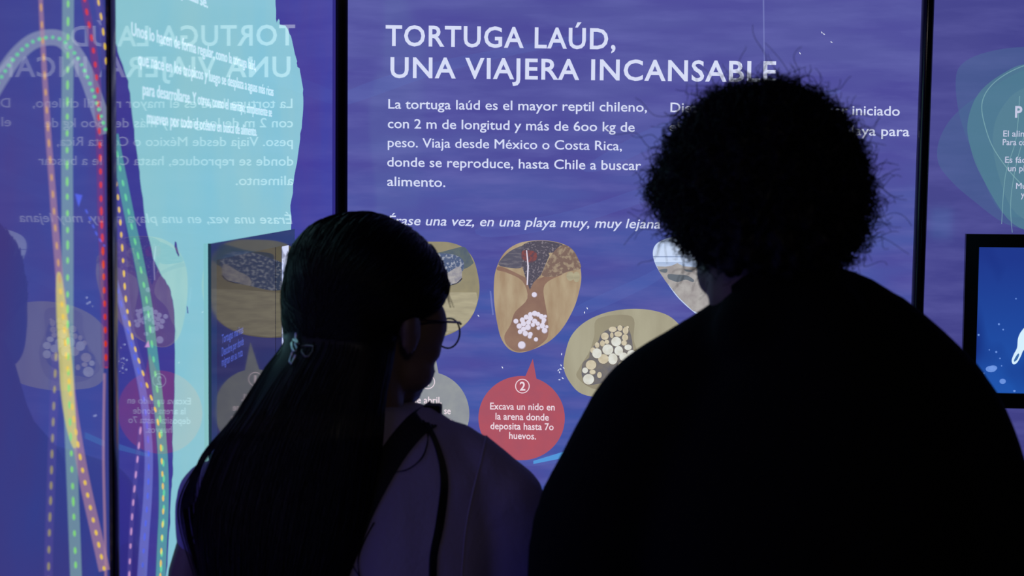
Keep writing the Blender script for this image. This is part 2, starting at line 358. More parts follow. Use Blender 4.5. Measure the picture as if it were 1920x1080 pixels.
# --- small bare scratches where the light shows white
sc = []
for X, Y, a in ((1541, 61, 60), (1559, 79, 30), (1545, 64, 40), (897, 592, 50), (942, 689, 60), (1101, 578, 60), (1096, 586, 90), (1053, 664, 100), (1052, 685, 60), (1057, 690, 50), (1047, 694, 130), (1049, 698, 70), (1051, 692, 10), (1049, 712, 0), (1055, 709, 40), (1452, 321, 50), (1500, 100, 60)):
    a = math.radians(a); dx, dy = math.cos(a) * 2.6, math.sin(a) * 2.6; nx, ny = -math.sin(a) * 1.0, math.cos(a) * 1.0
    sc.append([(X - dx, Y - dy), (X + nx, Y + ny), (X + dx, Y + dy), (X - nx, Y - ny)])
tag(main.many('scratches', sc, .0009, printed('bare_acrylic', (236, 242, 252), rough=.2), pm), kind='stuff')
tag(main.many('scuffs', [[(918, 545), (921, 546), (926, 590), (923, 591)], [(1430, 0), (1433, 0), (1434, 120), (1432, 120)]], .0009, printed('acrylic_scuff', (150, 160, 220), alpha=.3, rough=.2), pm), kind='stuff')

# =================================================================== RIGHT PANEL
M_right = printed('right_panel_artwork', (74, 74, 144), c2=(84, 84, 154), scale=5, stretch=(1, 1, 5), rot=(0, .12, 0), lo=.42, hi=.7, detail=5, c3=(68, 68, 140), scale3=3, vgrad=((60, 60, 124), 1.15, 1.7), rough=.05)
pr = empty('exhibit_panel', (2.0, 0, ZB))
tag(pr, 'backlit blue panel right of the black post with overlapping green bubbles', 'panel', 'backlit exhibit panels')
box('housing', (xr1, .001, ZB), (2.78, .05, ZT), M_house, pr)
mesh_obj('backlit_sheet', [(xr1 - .004, 0, ZB), (2.78, 0, ZB), (2.78, 0, ZT), (xr1 - .004, 0, ZT)], [[0, 1, 2, 3]], M_right, pr)
M_g1 = printed('green_bubble_faint', (72, 110, 146), alpha=.36, rough=.05)
M_g2 = printed('green_bubble', (88, 146, 146), alpha=.42, rough=.05)
M_g3 = printed('grey_green_bubble', (138, 162, 170), alpha=.32, rough=.05)
M_gl = printed('pale_outline', (150, 196, 196), alpha=.45, rough=.05)
for pts, m in (([(1792, 150), (1806, 118), (1850, 98), (1920, 88), (2010, 95), (2060, 170), (2040, 300), (1960, 390), (1880, 400), (1830, 300), (1800, 220)], M_g1),
               ([(1758, 300), (1762, 260), (1790, 215), (1850, 170), (1940, 130), (2040, 180), (2060, 300), (2000, 420), (1900, 425), (1820, 372), (1775, 330)], M_g1),
               ([(1815, 225), (1835, 175), (1880, 138), (1930, 120), (2010, 140), (2060, 220), (2040, 340), (1980, 430), (1900, 420), (1840, 330), (1818, 270)], M_g2),
               ([(1862, 250), (1880, 200), (1920, 165), (1990, 160), (2040, 230), (2030, 340), (1980, 420), (1905, 400), (1870, 320)], M_g3)):
    main.poly('green_bubble', smooth_pts(pts), .0003 + .0001 * random.random(), m, pr)
def stroke(sheet, name, pts, wd, off, m, par, label=None, closed=False):
    s = smooth_pts(pts, 8, closed); q = []
    for i in range(len(s) - 1):
        (x0, y0), (x1, y1) = s[i], s[i + 1]; 
        q.append((x0, y0))
    q.append(s[-1]); A = []; B = []
    for i in range(len(q)):
        a = q[max(i - 1, 0)]; b = q[min(i + 1, len(q) - 1)]
        dx, dy = b[0] - a[0], b[1] - a[1]; d = math.hypot(dx, dy) or 1
        k = wd(i / (len(q) - 1)) if callable(wd) else wd
        A.append((q[i][0] - dy / d * k / 2, q[i][1] + dx / d * k / 2)); B.append((q[i][0] + dy / d * k / 2, q[i][1] - dx / d * k / 2))
    return sheet.many(name, [[A[i], A[i + 1], B[i + 1], B[i]] for i in range(len(q) - 1)], off, m, par, label)
stroke(main, 'bubble_outline', [(2010, 110), (1930, 120), (1870, 150), (1842, 190), (1848, 240), (1870, 290), (1920, 350), (1990, 400)], 1.6, .0008, M_gl, pr)
stroke(main, 'bubble_outline', [(1912, 180), (1905, 260), (1885, 330), (1878, 420)], 1.2, .0008, M_gl, pr)
stroke(main, 'bubble_outline', [(1925, 240), (1905, 310), (1895, 380), (1898, 436)], 1.2, .0008, M_gl, pr)
M_tr = printed('right_lettering', (196, 200, 226), rough=.25)
for s, p, wv, cp, bd in (('P', (1903, 220), 13 / 816, .0245, .03), ('El alim', (1881, 256), 43 / 816, .0135, .008), ('Para co', (1880, 272), 43 / 816, .0135, .008), ('Es fác', (1884.5, 305), 37 / 816, .0135, .008), ('un pl', (1890, 321), 30 / 816, .0135, .008), ('Mu', (1905, 354), 18 / 816, .0135, .008), ('y', (1914, 370), 7 / 816, .0135, .008)):
    text('lettering', s, main, p, None, cp, .0010, M_tr, pr, bold=bd, width=wv)

# display screen on the right panel
M_bez = mat('black_bezel', (.008, .008, .01), .18)
a = P(1809, 438); b_ = P(2070, 760)
xa, xb = a.x, a.x + .62; zt, zb = a.z, P(1890, 764).z
ds = empty('display_screen', ((xa + xb) / 2, -.01, zb))
tag(ds, 'black framed display on the right panel showing a deep blue underwater picture', 'screen', 'displays set in the panels')
xi, zi = P(1832, 500).x, P(1850, 463).z; zj = P(1890, 736).z; xj = xb - (xi - xa)
def frame(name, axis, a0, a1, z0, z1, i0, i1, j0, j1, n0, n1, m, par):
    """rectangular bezel; axis 'x' on the main plane (depth n0..n1 in y), axis 'y' on the left plane (depth in x)"""
    V = []; Fc = []
    def p(u, z, n): return (u, n, z) if axis == 'x' else (n, u, z)
    for n in (n0, n1):
        for u, z in ((a0, z0), (a1, z0), (a1, z1), (a0, z1), (i0, j0), (i1, j0), (i1, j1), (i0, j1)): V.append(p(u, z, n))
    for k in range(4):
        q = (k + 1) % 4
        Fc += [[k, q, 4 + q, 4 + k], [8 + k, 12 + k, 12 + q, 8 + q], [k, 8 + k, 8 + q, q], [4 + k, 4 + q, 12 + q, 12 + k]]
    o = mesh_obj(name, V, Fc, m, par)
    bm = bmesh.new(); bm.from_mesh(o.data); bmesh.ops.recalc_face_normals(bm, faces=bm.faces[:]); bm.to_mesh(o.data); bm.free()
    return o
frame('bezel', 'x', xa, xb, zb, zt, xi, xj, zj, zi, -.016, -.002, M_bez, ds)
M_scr = printed('screen_blue_picture', (32, 56, 140), c2=(20, 36, 116), scale=5, stretch=(1.4, 1, .8), rot=(0, .5, 0), lo=.5, hi=.75, detail=2, vgrad=((32, 84, 172), 1.12, 1.42), rough=.1)
mesh_obj('screen', [(xi, -.006, zj), (xj, -.006, zj), (xj, -.006, zi), (xi, -.006, zi)], [[0, 1, 2, 3]], M_scr, ds)
M_spk = printed('screen_bubbles', (116, 156, 232), rough=.1, alpha=.8)
M_wh = printed('screen_white', (214, 240, 255), rough=.1)
sp = [(1862, 690, 8, 5), (1858, 692, 10, 6), (1880, 715, 6, 5), (1873, 608, 2, 2), (1881, 618, 1.6, 1.6), (1835, 628, 2, 2), (1868, 660, 2, 2), (1855, 656, 1.2, 1.2), (1875, 672, 1.5, 1.5), (1902, 733, 2.4, 2), (1878, 686, 1.3, 1.3), (1845, 700, 1.3, 1.3), (1905, 560, 1.5, 1.5)]
for X, Y, a_, b2_ in sp: main.poly('light_speck', disc(X, Y, a_, b2_, 12), .0085, M_spk, ds)
main.poly('screen_figure', smooth_pts([(1897, 676), (1901, 664), (1907, 652), (1909, 634), (1916, 620), (1930, 608), (1960, 604), (1990, 615), (1990, 640), (1960, 650), (1935, 652), (1920, 656), (1914, 668), (1907, 680), (1900, 683)], 5), .0085, M_wh, ds)
main.poly('figure_slot', smooth_pts([(1901, 676), (1905, 668), (1909, 663), (1911, 665), (1908, 673), (1903, 678)], 4), .0088, printed('figure_slot_blue', (60, 110, 170), rough=.1), ds)

# =================================================================== LEFT PANELS (a map of routes)
SUBF = (.022, .023, .09); SUBN = (.012, .013, .055)
M_sea = printed('left_far_artwork', (66, 60, 144), sub=SUBF, c2=(60, 62, 152), scale=3, lo=.35, hi=.65, c3=(74, 60, 142), scale3=2)
M_sean = printed('left_near_artwork', (68, 66, 140), sub=SUBN, c2=(60, 70, 150), scale=3.4, lo=.35, hi=.65, c3=(74, 62, 138), scale3=2.2)
M_land = printed('cyan_land', (132, 195, 216), sub=(.03, .03, .11), c2=(146, 198, 210), scale=3, lo=.3, hi=.7)
yf0 = ys1 - .002; 
pf = empty('exhibit_panel', (0, (yf0 + y_l) / 2, ZB))
tag(pf, 'backlit map panel on the left wall with large cyan land, next to the corner', 'panel', 'backlit exhibit panels')
box('housing', (-.05, yf0, ZB), (-.001, y_l, ZT), M_house, pf)
mesh_obj('backlit_sheet', [(0, yf0, ZB), (0, y_l + .001, ZB), (0, y_l + .001, ZT), (0, yf0, ZT)], [[0, 1, 2, 3]], M_sea, pf)
yn = -3.35
pn = empty('exhibit_panel', (0, ys0, ZB))
tag(pn, 'backlit deep blue map panel at the left edge, crossed by dashed routes', 'panel', 'backlit exhibit panels')
box('housing', (-.05, yn, ZB), (-.001, ys0, ZT), M_house, pn)
mesh_obj('backlit_sheet', [(0, yn, ZB), (0, ys0 + .001, ZB), (0, ys0 + .001, ZT), (0, yn, ZT)], [[0, 1, 2, 3]], M_sean, pn)

def jag(pts, amp, n=5):
    out = []
    for i in range(len(pts) - 1):
        for j in range(n):
            t = j / n; q = random.uniform(-amp, amp)
            out.append((pts[i][0] * (1 - t) + pts[i + 1][0] * t + q, pts[i][1] * (1 - t) + pts[i + 1][1] * t))
    out.append(pts[-1]); return out
Lc = [(210.5, -330), (210.5, 60), (217, 80), (226, 112), (240, 152), (247, 198), (253, 260), (262, 322), (268, 372), (274, 425), (288, 485), (300, 512), (318, 538), (326, 570), (328, 620), (328, 700), (326, 760), (323, 830), (325, 880), (322, 920), (318, 1000), (312, 1080), (300, 1300)]
Rc = [(546, 1300), (546, 425), (545, 385), (549, 362), (552, 330), (560, 280), (565, 240), (569, 190), (568, 160), (562, 128), (558, 125), (556, 112), (546, 68), (535, 48), (525, 46), (523, 32), (519, 44), (516, 10), (512, -330)]
left.poly('land', jag(Lc, 1.0, 4) + jag(Rc, .9, 4), .0003, M_land, pf, 'cyan land mass with ragged coast')
for pts in ([(328, 452), (331, 455), (332, 463), (336, 478), (335, 482), (331, 474), (327, 462)], [(350, 573), (352, 576), (353, 588), (351, 587)]):
    left.poly('island', pts, .0006, M_sea, pf)
M_lt = printed('white_lettering_left', (206, 232, 248), sub=(.02, .02, .05))
for s, a, b in (('desplazarse.', (318, -17), (390, 15)), ('Unos lo hacen de forma regular, como la tortuga laúd,', (247, 66), (480, 132)), ('que nace en los trópicos y luego se desplaza a aguas más ricas', (259, 121), (513, 180)), ('para desarrollarse. Y otros, como el marrajo, simplemente se', (268, 178), (510, 219)), ('mueven por todo el océano en busca de alimento.', (276, 231), (482, 255))):
    text('lettering', s, left, a, b, .0165, .0008, M_lt, pf, bold=.012)

# routes
def route(par, pts, wd, band, dash, on=11, offp=15, dw=4, boff=.0004, phase=0):
    if band: stroke(left, 'route_band', pts, wd, boff, band, par)
    s = smooth_pts(pts, 24, False); d = phase; quads = []; cur = None
    seg = []
    for i in range(len(s) - 1):
        l_ = math.hypot(s[i + 1][0] - s[i][0], s[i + 1][1] - s[i][1])
        ph = (d % (on + offp)) < on
        if ph: seg.append((s[i], s[i + 1]))
        elif seg: quads.append(seg); seg = []
        d += l_
    if seg: quads.append(seg)
    A = []
    for sg_ in quads:
        p0, p1 = sg_[0][0], sg_[-1][1]; dx, dy = p1[0] - p0[0], p1[1] - p0[1]; dd = math.hypot(dx, dy)
        if dd < 1: continue
        mx, my = (p0[0] + p1[0]) / 2, (p0[1] + p1[1]) / 2; ux, uy = dx / dd, dy / dd
        A.append([(mx + ux * dd / 2 * math.cos(t) ** 1 - uy * dw / 2 * math.sin(t), my + uy * dd / 2 * math.cos(t) + ux * dw / 2 * math.sin(t)) for t in [2 * PI * k / 10 for k in range(10)]])
    left.many('route_dashes', A, .0007, dash, par)
A_ = .5
Bg = printed('route_band_green', (132, 168, 178), sub=SUBN, alpha=.55)
Bg2 = printed('route_band_grey_blue', (150, 162, 190), sub=SUBN, alpha=.5)
By = printed('route_band_orange', (176, 134, 160), sub=SUBN, alpha=.5)
Byl = printed('route_band_yellow', (214, 208, 108), sub=SUBN, alpha=.62)
Br = printed('route_band_red', (122, 52, 118), sub=SUBN, alpha=.45)
Bb = printed('route_band_blue', (112, 118, 206), sub=SUBN, alpha=.6)
Bf = printed('route_band_faint', (92, 82, 160), sub=SUBN, alpha=.35)
Bt = printed('route_band_teal', (84, 158, 160), sub=SUBN, alpha=.75)
Dg = printed('dash_green', (104, 206, 156), sub=SUBN); Dy = printed('dash_yellow', (232, 196, 96), sub=SUBN)
Do = printed('dash_orange', (206, 160, 110), sub=SUBN); Dr = printed('dash_red', (206, 60, 72), sub=SUBN)
Db = printed('dash_blue', (84, 100, 226), sub=SUBN); Dp = printed('dash_pink', (196, 150, 206), sub=SUBN); Dk = printed('dash_olive', (150, 142, 122), sub=SUBN)
Dl = printed('dash_light_green', (132, 214, 132), sub=SUBN)
# near panel
route(pn, [(-60, 250), (-30, 195), (0, 145), (28, 105), (60, 78), (95, 70), (120, 78), (145, 108), (165, 148), (180, 190), (193, 228), (200, 250)], 30, Bg2, Dg, 7, 6, 7, .0003)
route(pn, [(127, -60), (127, 0), (126, 150), (125, 300), (126, 450), (126, 600), (128, 720), (133, 850), (139, 1000), (144, 1140)], 22, Bg, Dl, 14, 16, 5, .0004)
route(pn, [(73, -60), (75, 0), (79, 80), (83, 150), (90, 260), (97, 350), (102, 420), (108, 490), (112, 540)], lambda t: 7 + 8 * t, By, Do, 15, 17, 4, .0005)
route(pn, [(112, 540), (118, 600), (125, 680), (133, 750), (145, 830), (160, 910), (178, 990), (196, 1070)], lambda t: 17 + 4 * t, By, Dy, 12, 12, 5.5, .0005)
stroke(left, 'route_band', [(109, 510), (114, 580), (122, 680), (126, 740), (133, 800), (140, 840)], lambda t: 5 + 20 * math.sin(t * PI) ** .7, .00055, Byl, pn)
route(pn, [(148, -60), (160, 10), (172, 75), (181, 145), (185, 220), (188, 300), (190, 400), (194, 500), (197, 600), (199, 690)], 14, Br, Dr, 13, 12, 5.5, .0006)
route(pn, [(176, -60), (184, 0), (191, 40), (197, 90), (200, 130)], 16, Bf, Dy, 15, 13, 4, .00035)
route(pn, [(160, 392), (172, 418), (184, 445), (197, 462)], 2, None, Db, 9, 6, 3)
left.poly('route_arrow', [(140, 363), (154, 366), (147, 388)], .0007, Db, pn)
route(pn, [(104, 660), (101, 730), (97, 830), (94, 930), (91, 1010), (89, 1120)], 16, Bf, Dk, 16, 14, 5, .0003)
stroke(left, 'route_band', [(196, 700), (194, 850), (197, 1000), (199, 1120)], 5, .0003, By, pn)
# far panel
route(pf, [(213, 252), (222, 300), (234, 360), (246, 420), (257, 470), (267, 520), (276, 570), (283, 630), (290, 690), (297, 750), (303, 820), (307, 890), (307, 960), (304, 1020), (300, 1120)], 18, Bt, Dg, 14, 14, 4.5, .0006)
route(pf, [(212, 290), (219, 350), (226, 420), (231, 490), (237, 570), (250, 640), (265, 690), (280, 735), (293, 775), (301, 830), (305, 900), (306, 960), (303, 1020), (299, 1120)], lambda t: 17 - 6 * t, Bf, Dy, 12, 12, 4, .0004)
route(pf, [(212, 512), (225, 560), (240, 620), (253, 670), (265, 720), (274, 780), (279, 850), (277, 930), (271, 1010), (264, 1120)], lambda t: 10 + 8 * t, Bb, Db, 13, 13, 4, .0005)
route(pf, [(264, 800), (258, 860), (251, 930), (246, 1000), (241, 1120)], 8, Bf, Dp, 14, 13, 3.5, .0003)
left.poly('route_arrow', [(278, 638), (272, 651), (281, 651)], .0007, Dp, pf)
tag(left.many('scratches', [[(X - 1.2, Y), (X, Y - 1.6), (X + 1.2, Y), (X, Y + 1.6)] for X, Y in ((163, 558), (168, 567), (164, 569), (205, 646), (234, 646), (232, 672), (238, 675), (230, 690), (237, 693), (206, 690), (214, 571), (177, 780), (180, 779))], .001, printed('bare_acrylic_left', (190, 200, 235)), pf), kind='stuff')
pn.rotation_euler.z = 0.0037

# left display screen, a dark portrait display flush in the map panel
zt = L(392, 456).z; y0 = L(388.5, 500).y; y1 = L(547, 430).y; zb = .75
ds2 = empty('display_screen', (.004, (y0 + y1) / 2, zb))
tag(ds2, 'dark portrait display in the left map panel, mirroring the photo bubbles', 'screen', 'displays set in the panels')
yi0 = L(399, 500).y; yi1 = L(515, 500).y; zti = L(470, 472).z
M_bez2 = printed('dark_teal_bezel', (14, 34, 60), rough=.05, sub=(0, 0, .0))
frame('bezel', 'y', y0, y1, zb, zt, yi0, y1 - .012, zb + .03, zti, .0012, .006, M_bez2, ds2)
M_ds = mat('dark_screen_glass', (.004, .004, .006), .03, emit=rgb(20, 18, 36), strength=1)
mesh_obj('screen', [(.004, yi0, zb + .03), (.004, yi1, zb + .03), (.004, yi1, zti), (.004, yi0, zti)], [[0, 1, 2, 3]], M_ds, ds2)
mesh_obj('screen_edge', [(.0045, yi1 - .012, zb + .03), (.0045, y1 - .012, zb + .03), (.0045, y1 - .012, zti), (.0045, yi1 - .012, zti)], [[0, 1, 2, 3]], printed('dark_screen_margin', (8, 10, 22)), ds2)
ya, yb_ = L(524, 500).y, L(536.5, 500).y
mesh_obj('light_strip', [(.005, ya, zb + .2), (.005, yb_, zb + .2), (.005, yb_, zti - .002), (.005, ya, zti - .002)], [[0, 1, 2, 3]], printed('lit_strip_white', (196, 206, 244), c2=(120, 130, 170), scale=12, stretch=(1, 2, 5), lo=.5, hi=.6, detail=3), ds2, 0)
M_st = printed('screen_lettering_blue', (70, 86, 176))
for s, a, b in (('Tortugas marinas', (416, 644), (456, 624)), ('Descubre por donde', (416, 668), (457, 646)), ('migran en su ruta', (416, 687), (455, 667))):
    text('lettering', s, left, a, b, .0135, .0052, M_st, ds2, bold=.01)

# =================================================================== a small information screen on the wall behind the camera (seen only as a reflection)
cx = CAM.x + (1755 - 1124) / F * 9.8; cz = 1.6 - (412 - 330) / F * 9.8
ts = empty('wall_tablet', (cx, YB + .01, cz - .1))
tag(ts, 'small lit blue wall tablet whose faint reflection shows on the right panel', 'tablet')
box('casing', (cx - .075, YB + .001, cz - .1), (cx + .075, YB + .018, cz + .1), M_bez, ts, .004)
mesh_obj('screen', [(cx - .063, YB + .0185, cz - .088), (cx + .063, YB + .0185, cz - .088), (cx + .063, YB + .0185, cz + .088), (cx - .063, YB + .0185, cz + .088)], [[3, 2, 1, 0]], printed('tablet_picture', (90, 200, 240), strength=1.6), ts)

# =================================================================== PEOPLE
def icos(sub=2):
    bm = bmesh.new(); bmesh.ops.create_icosphere(bm, subdivisions=sub, radius=1); V = np.array([v.co[:] for v in bm.verts]); Fc = [[v.index for v in f.verts] for f in bm.faces]; bm.free(); return V, Fc
IV, IF = icos(2)
class Blob:
    def __init__(s): s.v = []; s.f = []; s.n = 0
    def add(s, V, Fc):
        s.v.append(np.asarray(V, float)); s.f += [[i + s.n for i in f] for f in Fc]; s.n += len(V)
    def ell(s, c, r, M=None):
        V = IV * np.array(r if hasattr(r, '__len__') else (r, r, r))
        if M is not None: V = V @ np.array(M.to_3x3()).T
        s.add(V + np.array(c), IF)
    def cap(s, a, ra, b, rb):
        a = Vector(a); b = Vector(b); s.ell(a, ra); s.ell(b, rb); d = b - a
        if d.length < 1e-5: return
        d.normalize(); u = d.orthogonal().normalized(); w_ = d.cross(u); N = 16; V = []
        for p, r in ((a, ra), (b, rb)):
            for i in range(N): V.append(p + (u * math.cos(2 * PI * i / N) + w_ * math.sin(2 * PI * i / N)) * r)
        Fc = [[i, (i + 1) % N, N + (i + 1) % N, N + i] for i in range(N)] + [list(range(N))[::-1], list(range(N, 2 * N))]
        s.add([tuple(v) for v in V], Fc)
    def chain(s, pts):
        for (a, ra), (b, rb) in zip(pts[:-1], pts[1:]): s.cap(a, ra, b, rb)
    def loft(s, rows, N=40, ex=2.0):
        """rows: (centre, rx, ry) stacked along z, closed"""
        V = []
        for c, rx, ry in rows:
            for i in range(N):
                t = 2 * PI * i / N; ct, st_ = math.cos(t), math.sin(t)
                V.append((c[0] + rx * math.copysign(abs(ct) ** (2 / ex), ct), c[1] + ry * math.copysign(abs(st_) ** (2 / ex), st_), c[2]))
        K = len(rows); up = rows[-1][0][2] > rows[0][0][2]
        Fc = []
        for k in range(K - 1):
            for i in range(N):
                q = [k * N + i, k * N + (i + 1) % N, (k + 1) * N + (i + 1) % N, (k + 1) * N + i]
                Fc.append(q if up else q[::-1])
        c0, c1 = list(range(N)), list(range((K - 1) * N, K * N))
        Fc += [c0[::-1], c1] if up else [c0, c1[::-1]]
        s.add(V, Fc)
    def build(s, name, m, par, voxel=.008, smooth=4, disp=None):
        me = bpy.data.meshes.new(name); me.from_pydata(np.concatenate(s.v).tolist(), [], s.f)
        o = bpy.data.objects.new(name, me); C.objects.link(o)
        r = o.modifiers.new('r', 'REMESH'); r.mode = 'VOXEL'; r.voxel_size = voxel
        if smooth:
            q = o.modifiers.new('s', 'SMOOTH'); q.iterations = smooth; q.factor = .5
        bpy.context.view_layer.update()
        m2 = bpy.data.meshes.new_from_object(o.evaluated_get(bpy.context.evaluated_depsgraph_get()))
        bpy.data.objects.remove(o); bpy.data.meshes.remove(me)
        if disp: disp(m2)
        m2.name = name; m2.materials.clear(); m2.materials.append(m)
        m2.polygons.foreach_set('use_smooth', [True] * len(m2.polygons))
        o = bpy.data.objects.new(name, m2); C.objects.link(o); return parent(o, par)

def head(B, c, M):
    """add a head to blob B; c = centre at eye level, M = rotation (local x right, y forward, z up)"""
    def e(p, r): B.ell(Vector(c) + M @ Vector(p), r, M)
    def k(p, ra, q, rb): B.cap(Vector(c) + M @ Vector(p), ra, Vector(c) + M @ Vector(q), rb)
    e((0, -.012, .03), (.074, .095, .086)); e((0, .03, -.03), (.062, .062, .075)); e((0, .045, -.078), (.045, .042, .034)); e((0, .07, -.092), (.022, .02, .018))
    e((.038, .055, -.03), (.026, .026, .026)); e((-.038, .055, -.03), (.026, .026, .026)); e((.05, .045, .0), (.022, .034, .042)); e((-.05, .045, .0), (.022, .034, .042)); e((.04, .04, -.062), (.022, .036, .03)); e((-.04, .04, -.062), (.022, .036, .03)); e((0, .074, .024), (.046, .018, .012))
    k((0, .088, .004), .007, (0, .108, -.03), .010); e((.011, .098, -.033), (.008, .01, .007)); e((-.011, .098, -.033), (.008, .01, .007))
    e((0, .088, -.056), (.022, .010, .006)); e((0, .087, -.066), (.019, .010, .006))
    for s_ in (1, -1): e((.075 * s_, -.005, -.012), (.008, .018, .031)); e((.079 * s_, -.012, -.004), (.007, .014, .02))
def hand(B, wr, d, palm, side):
    """wr wrist, d pointing direction, palm palm normal, side +1/-1 where the thumb lies"""
    d = Vector(d).normalized(); pn_ = Vector(palm); pn_ = (pn_ - pn_.dot(d) * d).normalized(); s_ = d.cross(pn_) * side
    wr = Vector(wr); base = wr + d * .085
    for t in (-.026, -.009, .009, .026): B.chain([(wr + s_ * t * .55, .015), (base + s_ * t, .0125)])
    for i, (t, ln) in enumerate(((.032, .068), (.0105, .077), (-.0115, .072), (-.033, .056))):
        p = base + s_ * t; dr = (d + s_ * t * 1.5).normalized(); pts = [(p, .0088)]; a_ = .35 + .06 * i
        for seg, r in ((.45, .0082), (.31, .0076), (.24, .0066)):
            dr2 = (dr * math.cos(a_) + pn_ * math.sin(a_)); p = p + dr2 * ln * seg; pts.append((p, r)); a_ += .38
        B.chain(pts)
    p = wr + d * .025 + s_ * .024; q = p + (d * .6 + s_ * .8 + pn_ * .3).normalized() * .042; r_ = q + (d * .85 + s_ * .35 + pn_ * .4).normalized() * .03
    B.chain([(p, .015), (q, .0108), (r_, .0095), (r_ + (d * .9 + pn_ * .4).normalized() * .022, .008)])
def eyes(c, M, par, m_w, m_i):
    for s_ in (1, -1):
        b = Blob(); p = Vector(c) + M @ Vector((.029 * s_, .0765, 0)); V = IV * .0105 + np.array(p); 
        o = mesh_obj('eye', V.tolist(), IF, m_w, par, True); q = p + M @ Vector((0, .0068, 0))
        mesh_obj('iris', (IV * .0048 + np.array(q)).tolist(), IF, m_i, o, True)

M_hair1 = mat('black_curly_hair', (.006, .005, .0045), .55, spec=.25)
M_hair2 = mat('black_straight_hair', (.006, .005, .005), .45, spec=.3)
M_skin = mat('skin_man', (.18, .11, .09), .55, bump=(300, .05))
M_skin2 = mat('skin_woman', (.2, .125, .1), .5, bump=(300, .05))
M_tee1 = mat('black_cotton', (.0045, .0045, .005), .95, spec=.1, bump=(120, .2))
M_tee2 = mat('lilac_cotton', (.37, .31, .50), .9, spec=.15, bump=(140, .15), sheen=.1)
M_jean = mat('dark_denim', (.02, .022, .035), .85); M_shoe = mat('dark_shoe', (.02, .02, .02), .5)
M_ew = mat('eye_white', (.6, .6, .6), .3); M_ei = mat('dark_iris', (.03, .015, .01), .2)

def tubes(name, paths, rad, m, par, sides=3):
    """paths: array (n, k, 3) of strand centre lines -> one joined mesh of thin tubes"""
    Pp = np.asarray(paths); n, k, _ = Pp.shape
    T = np.gradient(Pp, axis=1); T /= np.linalg.norm(T, axis=2, keepdims=True) + 1e-9
    ref = np.array([.3, .5, .81]); U = np.cross(T, ref); U /= np.linalg.norm(U, axis=2, keepdims=True) + 1e-9; W = np.cross(T, U)
    r = rad * np.linspace(1, .45, k)[None, :, None]
    rings = np.stack([Pp + r * (U * math.cos(2 * PI * j / sides) + W * math.sin(2 * PI * j / sides)) for j in range(sides)], 2)
    V = rings.reshape(-1, 3)
    idx = np.arange(n * k * sides).reshape(n, k, sides)
    a = idx[:, :-1, :]; b = np.roll(idx, -1, 2)[:, :-1, :]; c = np.roll(idx, -1, 2)[:, 1:, :]; d = idx[:, 1:, :]
    Fc = np.stack([a, b, c, d], -1).reshape(-1, 4)
    me = bpy.data.meshes.new(name); me.vertices.add(len(V)); me.vertices.foreach_set('co', V.ravel())
    me.loops.add(len(Fc) * 4); me.loops.foreach_set('vertex_index', Fc.ravel().astype(np.int32))
    me.polygons.add(len(Fc)); me.polygons.foreach_set('loop_start', np.arange(0, len(Fc) * 4, 4, dtype=np.int32)); 
    me.update(calc_edges=True); me.validate(); me.materials.append(m); me.polygons.foreach_set('use_smooth', [True] * len(me.polygons))
    o = bpy.data.objects.new(name, me); C.objects.link(o); parent(o, par); return tag(o, kind='stuff')

def legs(B, c, hip, knee, ank, w_, zh=.84, infl=0):
    for s_ in (-1, 1):
        B.chain([((c[0] + s_ * w_, c[1], zh), hip + infl), ((c[0] + s_ * (w_ + .01), c[1] + .02, .47), knee + infl), ((c[0] + s_ * (w_ + .015), c[1] - .01, .09), ank + infl)])
def shoe(c, par, m):
    b = Blob(); b.ell((c[0], c[1] + .06, .042), (.045, .13, .042)); b.ell((c[0], c[1] - .03, .06), (.04, .06, .06)); b.ell((c[0], c[1] + .05, .018), (.05, .145, .018))
    return b.build('shoe', m, par, .008, 3)

# ---------------------------------------------------------------- the man
YM = zat(1.85)
def Pm(px, py, dy=0): return P(px, py, YM + dy)
base = Pm(1455, 700); man = empty('person', (base.x, YM, 0))
tag(man, 'person with big curly black hair and loose black t-shirt seen from behind', 'person', 'visitors reading the panel')
hc = Pm(1428, 400); hc = Vector((hc.x, YM + .01, hc.z))
Mh = Matrix.Rotation(.30, 3, 'Z') @ Matrix.Rotation(-.18, 3, 'X')
outL = [(1350, 552), (1305, 580), (1262, 605), (1219, 629), (1178, 655), (1141, 693), (1112, 732), (1085, 783), (1057, 839), (1038, 872), (1022, 900), (1001, 944), (988, 1000), (981, 1080), (978, 1160)]
outR = [(1590, 505), (1628, 520), (1662, 540), (1700, 561), (1750, 602), (1800, 650), (1835, 684), (1862, 722), (1883, 762), (1902, 810), (1920, 868), (1940, 940), (1958, 1010), (1970, 1080), (1975, 1160)]
def inset(o, radii, sgn):
    res = []
    for i, p in enumerate(o):
        a = o[max(i - 1, 0)]; b = o[min(i + 1, len(o) - 1)]; dx, dy = b[0] - a[0], b[1] - a[1]; d = math.hypot(dx, dy)
        nx, ny = (dy / d, -dx / d) if sgn > 0 else (-dy / d, dx / d)
        res.append((p[0] + nx * radii[i], p[1] + ny * radii[i]))
    return res
def side(B, o, radm, ppm, PF, sgn, shrink=0.0):
    rp = [r * ppm for r in radm]
    q = inset(o, rp, sgn); pts = []
    for i, (x, y) in enumerate(q):
        # arms come forward as they go down
        t = i / (len(q) - 1); pts.append((PF(x, y, .01 + .05 * t * t), radm[i] - shrink))
    B.chain(pts); return pts
rad = [.028, .036, .045, .055, .062, .066, .07, .074, .076, .078, .08, .08, .08, .08, .08]
tee = Blob()
